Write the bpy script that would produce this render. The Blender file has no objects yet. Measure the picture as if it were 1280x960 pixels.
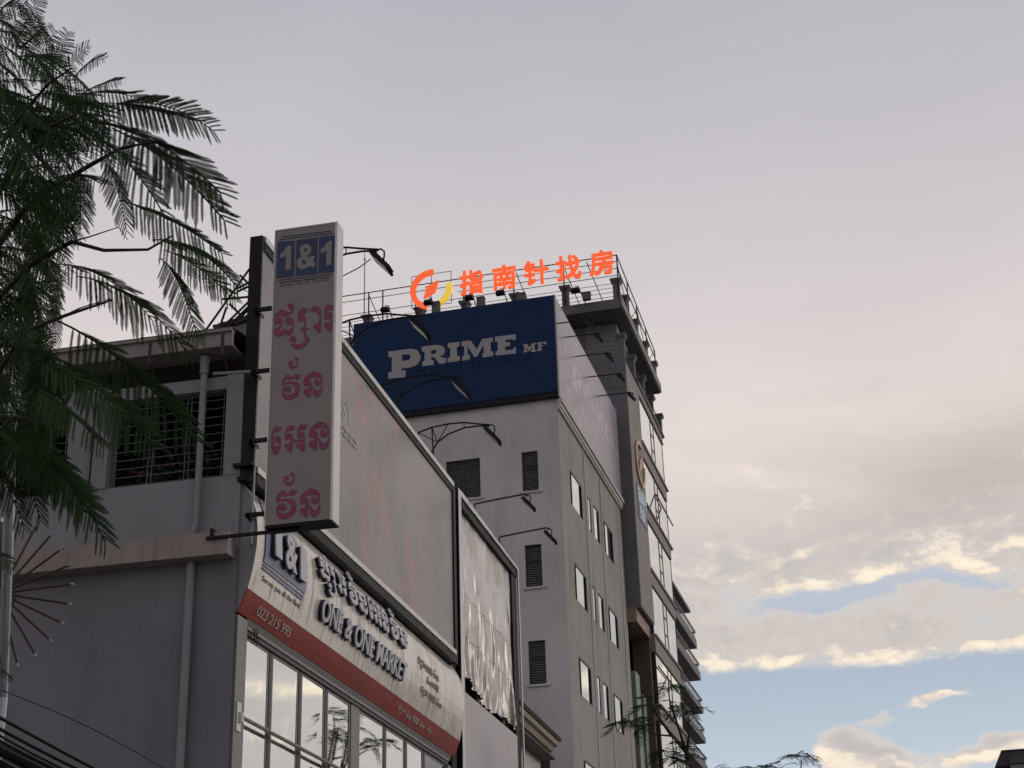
import bpy, math, random
import numpy as np
from mathutils import Vector, Matrix
from mathutils.geometry import tessellate_polygon
random.seed(7)
rng = np.random.default_rng(7)
SC = bpy.context.scene
COL = SC.collection

# ------------------------------------------------------------------ camera
F, PITCH, ROLL, HEAD, GROWS = 1922.0, .414887, -.0332156, .2064606, .038400
CZ = 1.6
def _basis():
    cp, sp = math.cos(PITCH), math.sin(PITCH)
    fw = np.array([-math.sin(HEAD) * cp, math.cos(HEAD) * cp, sp])
    ri = np.array([math.cos(HEAD), math.sin(HEAD), 0.0])
    up = np.cross(ri, fw)
    c, s = math.cos(ROLL), math.sin(ROLL)
    return c * ri + s * up, -s * ri + c * up, fw
RI, UP, FW = _basis()
cam = bpy.data.cameras.new('camera')
cam.sensor_width = 36.0
cam.lens = F / 1280 * 36.0
cam.clip_start = .05
cam.clip_end = 6000
camo = bpy.data.objects.new('camera', cam)
COL.objects.link(camo)
camo.matrix_world = Matrix(((RI[0], UP[0], -FW[0], 0), (RI[1], UP[1], -FW[1], 0), (RI[2], UP[2], -FW[2], CZ), (0, 0, 0, 1)))
SC.camera = camo
SC.render.resolution_x, SC.render.resolution_y = 1024, 768
SC.view_settings.view_transform = 'Standard'
SC.view_settings.look = 'None'
SC.view_settings.exposure = 0.12
SC.view_settings.gamma = 1.0
SC.view_settings.use_curve_mapping = False

# ------------------------------------------------------------------ node helpers
class NT:
    def __init__(s, tree):
        s.t = tree
        tree.nodes.clear()
    def n(s, typ, **kw):
        o = s.t.nodes.new(typ)
        for k, v in kw.items():
            setattr(o, k, v)
        return o
    def link(s, a, b):
        s.t.links.new(a, b)
    def put(s, sock, v):
        if hasattr(v, 'is_linked'):
            s.link(v, sock)
        else:
            sock.default_value = v
    def m(s, op, a, b=0.0, c=0.0):
        o = s.n('ShaderNodeMath', operation=op)
        for i, v in enumerate((a, b, c)):
            s.put(o.inputs[i], v)
        return o.outputs[0]
    def mix(s, f, a, b, blend='MIX'):
        o = s.n('ShaderNodeMix', data_type='RGBA', blend_type=blend)
        s.put(o.inputs['Factor'], f)
        s.put(o.inputs[6], a if hasattr(a, 'is_linked') else (*a[:3], 1))
        s.put(o.inputs[7], b if hasattr(b, 'is_linked') else (*b[:3], 1))
        return o.outputs[2]
    def ss(s, v, a, b, ta=0.0, tb=1.0):
        o = s.n('ShaderNodeMapRange', interpolation_type='SMOOTHSTEP')
        s.put(o.inputs[0], v)
        for i, x in enumerate((a, b, ta, tb)):
            s.put(o.inputs[i + 1], x)
        return o.outputs[0]
    def ramp(s, v, stops):
        o = s.n('ShaderNodeValToRGB')
        e = o.color_ramp.elements
        while len(e) < len(stops):
            e.new(.5)
        for el, (p, c) in zip(e, stops):
            el.position = p
            el.color = (*c[:3], 1)
        s.put(o.inputs[0], v)
        return o.outputs[0]
    def noise(s, vec, scale, detail=4, rough=.5, dist=0.0):
        o = s.n('ShaderNodeTexNoise')
        s.put(o.inputs['Vector'], vec)
        o.inputs['Scale'].default_value = scale
        o.inputs['Detail'].default_value = detail
        o.inputs['Roughness'].default_value = rough
        o.inputs['Distortion'].default_value = dist
        return o.outputs['Fac']
    def comb(s, x, y, z=0.0):
        o = s.n('ShaderNodeCombineXYZ')
        for i, v in enumerate((x, y, z)):
            s.put(o.inputs[i], v)
        return o.outputs[0]
def lin(r, g, b):
    f = lambda c: (c / 255 / 12.92) if c / 255 <= .04045 else ((c / 255 + .055) / 1.055) ** 2.4
    return (f(r), f(g), f(b))

# ------------------------------------------------------------------ sky and sun
SUN_AZ, SUN_EL = 62.0, 14.0
def make_world():
    w = bpy.data.worlds.new('World')
    SC.world = w
    w.use_nodes = True
    T = NT(w.node_tree)
    tc = T.n('ShaderNodeTexCoord')
    nv = T.n('ShaderNodeVectorMath', operation='NORMALIZE')
    T.link(tc.outputs['Generated'], nv.inputs[0])
    sp = T.n('ShaderNodeSeparateXYZ')
    T.link(nv.outputs[0], sp.inputs[0])
    x, y, z = sp.outputs
    D = 180 / math.pi
    el = T.m('MULTIPLY', T.m('ARCSINE', z), D)
    az = T.m('MULTIPLY', T.m('ARCTAN2', x, y), D)
    def density(az, el):
        wa = T.noise(T.comb(T.m('MULTIPLY', az, .42), T.m('MULTIPLY', el, .75), 2.2), 1.0, 2, .6)
        wb = T.noise(T.comb(T.m('MULTIPLY', az, .42), T.m('MULTIPLY', el, .75), 8.8), 1.0, 2, .6)
        az2 = T.m('ADD', az, T.m('MULTIPLY', T.m('SUBTRACT', wa, .5), 3.2))
        el2 = T.m('ADD', el, T.m('MULTIPLY', T.m('SUBTRACT', wb, .5), 1.7))
        big = T.noise(T.comb(T.m('MULTIPLY', az, .10), T.m('MULTIPLY', el, .26), 3.7), 1.0, 5, .56, .5)
        fine = T.noise(T.comb(T.m('MULTIPLY', az, .55), T.m('MULTIPLY', el, 1.05), 1.3), 1.0, 6, .62, .3)
        puff = T.noise(T.comb(T.m('MULTIPLY', az, 1.7), T.m('MULTIPLY', el, 2.5), 7.7), 1.0, 4, .58, .15)
        def ell(a0, e0, ra, re, tilt=0.0):
            da = T.m('SUBTRACT', az2, a0)
            de = T.m('SUBTRACT', T.m('SUBTRACT', el2, e0), T.m('MULTIPLY', da, tilt))
            q = T.m('ADD', T.m('POWER', T.m('DIVIDE', da, ra), 2.0), T.m('POWER', T.m('DIVIDE', de, re), 2.0))
            return T.m('EXPONENT', T.m('MULTIPLY', q, -1.0))
        far_az = T.ss(T.m('ABSOLUTE', T.m('ADD', az, 1.0)), 8.5, 12.0)
        base = T.m('ADD', T.ss(T.m('ADD', T.m('MULTIPLY', el, .8), T.m('MULTIPLY', el2, .2)), 12.0, 13.2, -.70, .42), T.m('MULTIPLY', far_az, T.ss(el, 17, 11, .0, 1.5)))
        base = T.m('ADD', base, T.ss(el2, 15.6, 17.6, 0.0, .55))
        def add(b, v, k):
            return T.m('ADD', b, T.m('MULTIPLY', v, k))
        base = add(base, ell(-1.4, 15.0, 2.2, .38, .08), -.74)
        base = add(base, ell(1.2, 15.3, 1.9, .34, .10), -.60)
        base = add(base, ell(4.2, 15.3, 1.7, .26, -.14), -.62)
        base = add(base, ell(-3.4, 15.6, 1.0, .3, .05), -.45)
        base = add(base, ell(3.25, 11.35, 1.35, .24, .21), 1.35)
        base = add(base, ell(0.9, 10.85, .6, .14, .1), .50)
        base = add(base, ell(6.0, 10.7, .8, .2, .1), .55)
        base = add(base, ell(.2, 9.55, 1.5, 1.25), 1.9)
        base = add(base, ell(4.6, 9.45, 3.4, .6, .14), 1.25)
        base = add(base, ell(9.5, 9.6, 3.0, 1.0, .1), .8)
        base = add(base, ell(-14, 9.0, 6.0, 1.0, .0), .7)
        base = add(base, T.ss(el, 8.9, 7.6), .55)
        d = add(base, T.m('SUBTRACT', big, .5), 1.0)
        d = add(d, T.m('SUBTRACT', fine, .5), .95)
        d = add(d, T.m('SUBTRACT', puff, .5), .50)
        return d, fine
    dens, fine = density(az, el)
    # the same clouds a little way towards the low sun: where they thin out that way, the edge is lit
    dens_s, _f = density(T.m('ADD', az, -.40), T.m('ADD', el, -.42))
    lit = T.ss(T.m('SUBTRACT', dens, dens_s), -.08, .72)
    thin = T.ss(dens, .75, .10)
    def ell(a0, e0, ra, re, tilt=0.0):
        da = T.m('SUBTRACT', az, a0)
        de = T.m('SUBTRACT', T.m('SUBTRACT', el, e0), T.m('MULTIPLY', da, tilt))
        q = T.m('ADD', T.m('POWER', T.m('DIVIDE', da, ra), 2.0), T.m('POWER', T.m('DIVIDE', de, re), 2.0))
        return T.m('EXPONENT', T.m('MULTIPLY', q, -1.0))
    alpha = T.ss(dens, -.16, .46)
    glow = T.m('MAXIMUM', T.m('MULTIPLY', lit, T.ss(fine, .36, .62, .42, .98)), T.m('MULTIPLY', thin, .42))
    rim = T.ramp(glow, [(.0, lin(192, 187, 185)), (.35, lin(212, 203, 196)), (.65, lin(240, 226, 206)), (1.0, lin(252, 238, 216))])
    # the high deck: warm near the horizon, lilac grey overhead
    hgt = T.m('DIVIDE', el, 90.0)
    deck = T.ramp(hgt, [(12 / 90, lin(214, 203, 194)), (17 / 90, lin(221, 210, 204)), (21 / 90, lin(226, 214, 209)), (25 / 90, lin(214, 205, 205)), (31 / 90, lin(198, 194, 199)), (38 / 90, lin(181, 179, 187)), (60 / 90, lin(165, 163, 172)), (1.0, lin(156, 154, 164))])
    soft = T.noise(T.comb(T.m('MULTIPLY', az, .07), T.m('MULTIPLY', el, .14), 9.1), 1.0, 5, .5, .3)
    streak = T.noise(T.comb(T.m('MULTIPLY', T.m('ADD', az, T.m('MULTIPLY', el, -.9)), .10), T.m('MULTIPLY', T.m('ADD', el, T.m('MULTIPLY', az, .12)), .55), 5.1), 1.0, 6, .55, .5)
    low = T.ss(el, 27.0, 19.0)
    k = T.m('ADD', T.m('ADD', .98, T.m('MULTIPLY', T.m('SUBTRACT', soft, .5), .16)), T.m('MULTIPLY', T.m('MULTIPLY', T.m('SUBTRACT', streak, .5), low), .34))
    k = T.m('SUBTRACT', k, T.m('MULTIPLY', ell(5.8, 18.6, 6.0, 2.1, .12), .30))
    k = T.m('ADD', k, T.m('MULTIPLY', ell(-4.5, 21.0, 5.0, 4.0, .0), .07))
    kc = T.n('ShaderNodeMix', data_type='RGBA', blend_type='MULTIPLY')
    kc.inputs['Factor'].default_value = 1.0
    T.link(deck, kc.inputs[6])
    T.link(T.comb(k, k, k), kc.inputs[7])
    cloud = T.mix(T.m('ADD', T.ss(el, 15.9, 19.0, .0, .78), T.ss(el, 20, 25, .0, .22)), rim, kc.outputs[2])
    # warm sparks where the deck thins
    spark = T.m('MULTIPLY', T.ss(fine, .60, .75), T.m('MULTIPLY', T.ss(el, 21.5, 18.5), T.ss(el, 15.0, 17.0)))
    cloud = T.mix(T.m('MULTIPLY', spark, .55), cloud, lin(250, 236, 222))
    sky = T.n('ShaderNodeTexSky', sky_type='NISHITA')
    sky.sun_disc = False
    sky.sun_elevation = math.radians(SUN_EL)
    sky.sun_rotation = math.radians(SUN_AZ)
    sk = T.n('ShaderNodeMix', data_type='RGBA', blend_type='MULTIPLY')
    sk.inputs['Factor'].default_value = 1.0
    T.link(sky.outputs[0], sk.inputs[6])
    sk.inputs[7].default_value = (.10, .10, .10, 1)
    blue = T.ramp(hgt, [(7 / 90, lin(204, 214, 226)), (10 / 90, lin(188, 200, 214)), (12.5 / 90, lin(175, 187, 202)), (16 / 90, lin(194, 199, 210))])
    air = T.mix(.12, blue, sk.outputs[2])
    col = T.mix(alpha, air, cloud)
    # the sunset side of the sky is the bright one
    ca, sa = math.cos(math.radians(20)), math.sin(math.radians(20))
    side = T.m('ADD', T.m('MULTIPLY', y, ca), T.m('MULTIPLY', x, sa))
    below = T.ss(z, -.06, .0, .25, 1.0)
    tint = T.comb(*[T.m('MULTIPLY', T.ss(side, -.55, .55, BACK * q, .97), below) for q in (.985, .99, 1.045)])
    tm = T.n('ShaderNodeMix', data_type='RGBA', blend_type='MULTIPLY')
    tm.inputs['Factor'].default_value = 1.0
    T.link(col, tm.inputs[6])
    T.link(tint, tm.inputs[7])
    col = tm.outputs[2]
    bg = T.n('ShaderNodeBackground')
    T.link(col, bg.inputs[0])
    bg.inputs[1].default_value = 1.0
    out = T.n('ShaderNodeOutputWorld')
    T.link(bg.outputs[0], out.inputs[0])
BACK = .73
make_world()
sl = bpy.data.lights.new('sun', 'SUN')
sl.energy = .55
sl.angle = math.radians(14)
sl.color = (1.0, .90, .78)
so = bpy.data.objects.new('sun', sl)
COL.objects.link(so)
a, e = math.radians(SUN_AZ), math.radians(SUN_EL)
so.rotation_euler = Vector((math.sin(a) * math.cos(e), math.cos(a) * math.cos(e), math.sin(e))).to_track_quat('Z', 'Y').to_euler()
so.location = (40, 20, 40)

# ------------------------------------------------------------------ frames: W = shop row, P = tower row (turned 2.2 degrees)
PR = np.array([math.cos(GROWS), -math.sin(GROWS), 0.0])
PS = np.array([math.sin(GROWS), math.cos(GROWS), 0.0])
CAM = np.array([0, 0, CZ])
def ray(x, y):
    return FW + RI * (x - 640) / F - UP * (y - 480) / F
def onX(x, y, X):
    d = ray(x, y)
    return CAM + d * X / d[0]
def onY(x, y, Y):
    d = ray(x, y)
    return CAM + d * Y / d[1]
def _toP(p):
    return np.array([p @ PR, p @ PS, p[2]])
def onPX(x, y, X):
    d = ray(x, y)
    return _toP(CAM + d * X / (d @ PR))
def onPY(x, y, Y):
    d = ray(x, y)
    return _toP(CAM + d * Y / (d @ PS))
def at(x, y, depth):
    return CAM + ray(x, y) * depth
def toW(p, frame):
    p = np.asarray(p, float)
    if frame == 'W':
        return p
    return PR * p[0] + PS * p[1] + np.array([0, 0, p[2]])

# ------------------------------------------------------------------ materials
MATS = {}
def mat(name, col, rough=.6, var=.12, scale=1.2, streak=0.0, metal=0.0, spec=.5, bump=0.0, bscale=30, dirt=None, emit=0.0, coat=0.0, ior=1.45, transl=0.0, stf=5.0):
    if name in MATS:
        return MATS[name]
    m = bpy.data.materials.new(name)
    m.use_nodes = True
    T = NT(m.node_tree)
    out = T.n('ShaderNodeOutputMaterial')
    b = T.n('ShaderNodeBsdfPrincipled')
    T.link(b.outputs[0], out.inputs[0])
    tc = T.n('ShaderNodeNewGeometry')
    pos = tc.outputs['Position']
    c = None
    n1 = T.noise(pos, scale, 5, .6)
    f = T.ss(n1, .25, .75, 1 - var, 1 + var * .6)
    if streak:
        mp = T.n('ShaderNodeMapping')
        mp.inputs['Scale'].default_value = (stf, stf, .22)
        T.link(pos, mp.inputs[0])
        n2 = T.noise(mp.outputs[0], 1.0, 5, .65)
        f = T.m('MULTIPLY', f, T.ss(n2, .48, .76, 1.0, 1 - streak))
    mx = T.n('ShaderNodeMix', data_type='RGBA', blend_type='MULTIPLY')
    mx.inputs['Factor'].default_value = 1.0
    mx.inputs[6].default_value = (*col[:3], 1)
    T.link(T.comb(f, f, f), mx.inputs[7])
    c = mx.outputs[2]
    if dirt:
        n3 = T.noise(pos, scale * 2.3, 6, .65, .4)
        c = T.mix(T.ss(n3, .54, .72), c, dirt)
    T.link(c, b.inputs['Base Color'])
    n4 = T.noise(pos, scale * 4, 3, .6)
    T.put(b.inputs['Roughness'], T.ss(n4, .2, .8, max(rough - .08, .0), min(rough + .10, 1)) if rough > .12 else rough)
    b.inputs['Metallic'].default_value = metal
    b.inputs['Specular IOR Level'].default_value = spec
    b.inputs['IOR'].default_value = ior
    b.inputs['Coat Weight'].default_value = coat
    b.inputs['Coat Roughness'].default_value = .12
    if emit:
        T.link(c, b.inputs['Emission Color'])
        b.inputs['Emission Strength'].default_value = emit
    if bump:
        bp = T.n('ShaderNodeBump')
        bp.inputs['Strength'].default_value = bump
        bp.inputs['Distance'].default_value = .02
        T.link(T.noise(pos, bscale, 4, .6), bp.inputs['Height'])
        T.link(bp.outputs[0], b.inputs['Normal'])
    if transl:
        tr = T.n('ShaderNodeBsdfTranslucent')
        T.link(c, tr.inputs[0])
        ms = T.n('ShaderNodeMixShader')
        ms.inputs[0].default_value = transl
        T.link(b.outputs[0], ms.inputs[1])
        T.link(tr.outputs[0], ms.inputs[2])
        T.link(ms.outputs[0], out.inputs[0])
    MATS[name] = m
    return m
def glass_mat(name, tint, wav=.012):
    m = bpy.data.materials.new(name)
    m.use_nodes = True
    T = NT(m.node_tree)
    out = T.n('ShaderNodeOutputMaterial')
    b = T.n('ShaderNodeBsdfPrincipled')
    b.inputs['Base Color'].default_value = (*tint, 1)
    b.inputs['Metallic'].default_value = 1.0
    b.inputs['Roughness'].default_value = .025
    g = T.n('ShaderNodeNewGeometry')
    bp = T.n('ShaderNodeBump')
    bp.inputs['Strength'].default_value = .05
    bp.inputs['Distance'].default_value = wav
    T.link(T.noise(g.outputs['Position'], .9, 2, .5), bp.inputs['Height'])
    T.link(bp.outputs[0], b.inputs['Normal'])
    T.link(b.outputs[0], out.inputs[0])
    return m
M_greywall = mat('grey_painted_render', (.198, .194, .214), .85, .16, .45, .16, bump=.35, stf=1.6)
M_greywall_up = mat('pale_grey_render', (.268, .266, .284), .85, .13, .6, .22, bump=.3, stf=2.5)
M_beige = mat('beige_ledge_paint', (.315, .275, .248), .8, .12, 1.5, .30, bump=.2)
M_pipe = mat('grey_pvc_pipe', (.23, .235, .245), .45, .08, 2)
M_black = mat('black_steel', (.010, .010, .014), .55, .2, 3, spec=.25)
M_lampglass = mat('dusty_lamp_glass', (.085, .085, .09), .35, .2, 5)
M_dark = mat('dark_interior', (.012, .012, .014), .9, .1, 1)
M_steel = mat('galvanised_steel', (.33, .36, .38), .42, .12, 6, metal=.6)
M_bar = mat('grille_grey_paint', (.15, .15, .165), .55, .1, 4)
M_bar2 = mat('faded_silver_print', (.42, .41, .41), .45, .1, 3)
M_eavep = mat('grey_beige_gutter', (.27, .245, .232), .75, .14, 1.2, .35, bump=.2, stf=3)
M_rust = mat('rusty_brown_steel', (.055, .035, .03), .7, .3, 8)
M_cream = mat('cream_acrylic', (.265, .245, .225), .45, .05, 1.2, .05)
M_alu = mat('brushed_aluminium', (.62, .60, .58), .35, .08, 5, .12, metal=.35)
M_blue = mat('navy_print', (.016, .040, .105), .4, .08, 2)
M_mauve = mat('magenta_vinyl', (.25, .048, .112), .5, .06, 2)
M_red = mat('red_cladding', (.27, .035, .025), .38, .14, 1.4, .18)
M_clad = mat('white_composite_cladding', (.80, .76, .70), .24, .08, .4, .72, metal=.25, stf=4.5)
M_letter = mat('brushed_letter_face', (.52, .53, .58), .4, .06, 5)
M_letside = mat('navy_letter_return', (.012, .012, .035), .4, .1, 3)
M_logopanel = mat('blue_grey_panel', (.26, .28, .40), .4, .12, 2, .30)
M_frame = mat('dark_window_frame', (.030, .030, .034), .45, .1, 3)
M_framegrey = mat('grey_window_frame', (.22, .215, .215), .5, .1, 3)
M_glass = glass_mat('reflective_glass', (.88, .90, .875))
M_glassb = glass_mat('blue_reflective_glass', (.70, .755, .79))
M_glasst = glass_mat('tower_glass', (.80, .83, .815))
M_glassd = glass_mat('smoked_glass', (.16, .18, .19))
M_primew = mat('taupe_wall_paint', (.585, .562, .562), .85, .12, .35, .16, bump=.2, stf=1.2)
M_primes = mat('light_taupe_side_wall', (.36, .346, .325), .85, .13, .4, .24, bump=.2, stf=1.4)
M_louvre = mat('grey_louvre', (.105, .108, .118), .5, .12, 3)
M_board = mat('blue_vinyl_banner', (.0135, .036, .100), .5, .10, .8, .06, spec=.12)
M_bluelt = mat('lighter_blue_print', (.010, .040, .120), .5, .06, 1, spec=.12)
M_bluedk = mat('faded_blue_print', (.0075, .020, .062), .5, .06, 1, spec=.12)
M_white = mat('white_print', (.37, .36, .36), .45, .04, 2)
M_orange = mat('orange_lit_acrylic', (.85, .115, .028), .4, .10, 1.2, emit=.80)
M_yellow = mat('yellow_lit_acrylic', (.95, .62, .06), .4, .04, 2, emit=.55)
M_signwhite = mat('pale_glow_letter', (.60, .70, .80), .4, .04, 2, emit=.18)  # faint glow added to the letters, which are not clearly lit
M_tower = mat('dark_grey_tower_concrete', (.150, .150, .160), .8, .12, .5, .18, bump=.2)
M_towerl = mat('warm_grey_tower_cladding', (.275, .25, .236), .7, .10, .5, .18)
M_towerm = mat('grey_penthouse_render', (.24, .24, .235), .85, .10, .6, .15)
M_copper = mat('copper_brown_cladding', (.27, .185, .150), .5, .12, 1.2, .2)
M_green = mat('pale_green_glass_box', (.17, .215, .205), .35, .1, 1, .1)
M_balc = mat('far_block_render', (.24, .235, .24), .8, .12, .3, .15)
M_cable = mat('black_cable_sheath', (.010, .010, .012), .42, .2, 8)
M_tile = mat('dark_roof_tile', (.075, .068, .066), .75, .25, 6, bump=.4)
M_eave = mat('cream_cornice', (.40, .355, .28), .75, .12, 2, .25)
M_farroof = mat('charcoal_roof', (.035, .033, .036), .6, .2, .8)
M_asphalt = mat('asphalt', (.05, .05, .052), .9, .2, .8, bump=.3)
M_paver = mat('concrete_paving', (.24, .235, .22), .9, .15, 1.5)
M_ground = mat('dusty_ground', (.16, .145, .12), .95, .2, .3)
M_paint = mat('road_paint', (.7, .7, .66), .7, .15, 3)
M_bark = mat('grey_brown_bark', (.040, .034, .030), .9, .35, 9, bump=.8, bscale=40)
M_leaf = mat('feathery_green_leaflet', (.034, .066, .022), .6, .6, 1.4, transl=.30, spec=.25)
M_leaf2 = mat('feathery_street_leaflet', (.024, .045, .018), .6, .4, 1.2, transl=.25, spec=.25)
M_leafpot = mat('pot_plant_leaf', (.030, .052, .022), .6, .4, 6)
M_flower = mat('red_bloom', (.22, .03, .03), .6, .3, 9)
M_maroon = mat('maroon_awning', (.16, .018, .022), .8, .2, 4)
M_pale = mat('pale_awning_stripe', (.38, .27, .24), .8, .2, 4)
M_tarplow = mat('pale_lilac_panel', (.50, .47, .49), .45, .07, .8, .14)
M_ink = mat('brown_ink', (.30, .20, .16), .6, .1, 3)
M_inkdk = mat('dark_ink', (.22, .21, .22), .6, .1, 3)
M_inkred = mat('rose_ink', (.20, .07, .085), .6, .1, 3)
M_inkpale = mat('faded_white_ink', (.42, .36, .34), .6, .1, 3)

def advert_mat():
    m = bpy.data.materials.new('faded_advert_vinyl')
    m.use_nodes = True
    T = NT(m.node_tree)
    out = T.n('ShaderNodeOutputMaterial')
    b = T.n('ShaderNodeBsdfPrincipled')
    g = T.n('ShaderNodeNewGeometry')
    mp = T.n('ShaderNodeMapping')
    mp.inputs['Scale'].default_value = (1, .9, .42)
    T.link(g.outputs['Position'], mp.inputs[0])
    n = T.noise(mp.outputs[0], 1.1, 6, .6, .7)
    n2 = T.noise(g.outputs['Position'], .35, 4, .5)
    sp = T.n('ShaderNodeSeparateXYZ')
    T.link(g.outputs['Position'], sp.inputs[0])
    mid = T.m('MULTIPLY', T.ss(sp.outputs[1], 27.5, 31.0), T.ss(sp.outputs[1], 37.5, 33.5))
    red = T.m('MULTIPLY', T.ss(n, .45, .60), mid)
    c = T.mix(T.ss(n2, .3, .7), (.14, .138, .14), (.24, .232, .23))
    c = T.mix(T.m('MULTIPLY', red, .8), c, (.34, .165, .155))
    T.link(c, b.inputs['Base Color'])
    mq = T.n('ShaderNodeMapping')
    mq.inputs['Scale'].default_value = (4, 4, .4)
    T.link(g.outputs['Position'], mq.inputs[0])
    st = T.noise(mq.outputs[0], 1.0, 4, .6)
    T.link(T.ss(st, .2, .8, .30, .35), b.inputs['Roughness'])
    b.inputs['Specular IOR Level'].default_value = .75
    bp = T.n('ShaderNodeBump')
    bp.inputs['Strength'].default_value = .06
    bp.inputs['Distance'].default_value = .03
    T.link(T.noise(mq.outputs[0], .5, 3, .5), bp.inputs['Height'])
    T.link(bp.outputs[0], b.inputs['Normal'])
    T.link(b.outputs[0], out.inputs[0])
    return m
M_advert = advert_mat()
def tarp_mat():
    m = bpy.data.materials.new('wrinkled_plastic_sheet')
    m.use_nodes = True
    T = NT(m.node_tree)
    out = T.n('ShaderNodeOutputMaterial')
    b = T.n('ShaderNodeBsdfPrincipled')
    g = T.n('ShaderNodeNewGeometry')
    n = T.noise(g.outputs['Position'], .55, 5, .6, .5)
    mp = T.n('ShaderNodeMapping')
    mp.inputs['Scale'].default_value = (3, 2.2, .35)
    T.link(g.outputs['Position'], mp.inputs[0])
    s = T.noise(mp.outputs[0], 1.0, 5, .6)
    c = T.mix(T.ss(n, .36, .60), (.44, .385, .33), (.74, .72, .72))
    c = T.mix(T.ss(s, .52, .75, 0, .5), c, (.48, .41, .34))
    sp = T.n('ShaderNodeSeparateXYZ')
    T.link(g.outputs['Position'], sp.inputs[0])
    zz = T.m('ADD', sp.outputs[2], T.m('MULTIPLY', T.m('SUBTRACT', s, .5), .05))
    for zc, shade in ((13.55, .28), (12.35, .34)):
        c = T.mix(T.ss(T.m('ABSOLUTE', T.m('SUBTRACT', zz, zc)), .035, .015, 0, .8), c, (.20, .16, .13))
    c = T.mix(T.m('MULTIPLY', T.ss(zz, 13.55, 13.5), T.ss(s, .35, .6, .10, .35)), c, (.44, .375, .32))
    T.link(c, b.inputs['Base Color'])
    b.inputs['Roughness'].default_value = .27
    b.inputs['Specular IOR Level'].default_value = .6
    T.link(b.outputs[0], out.inputs[0])
    return m
M_tarp = tarp_mat()

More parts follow.
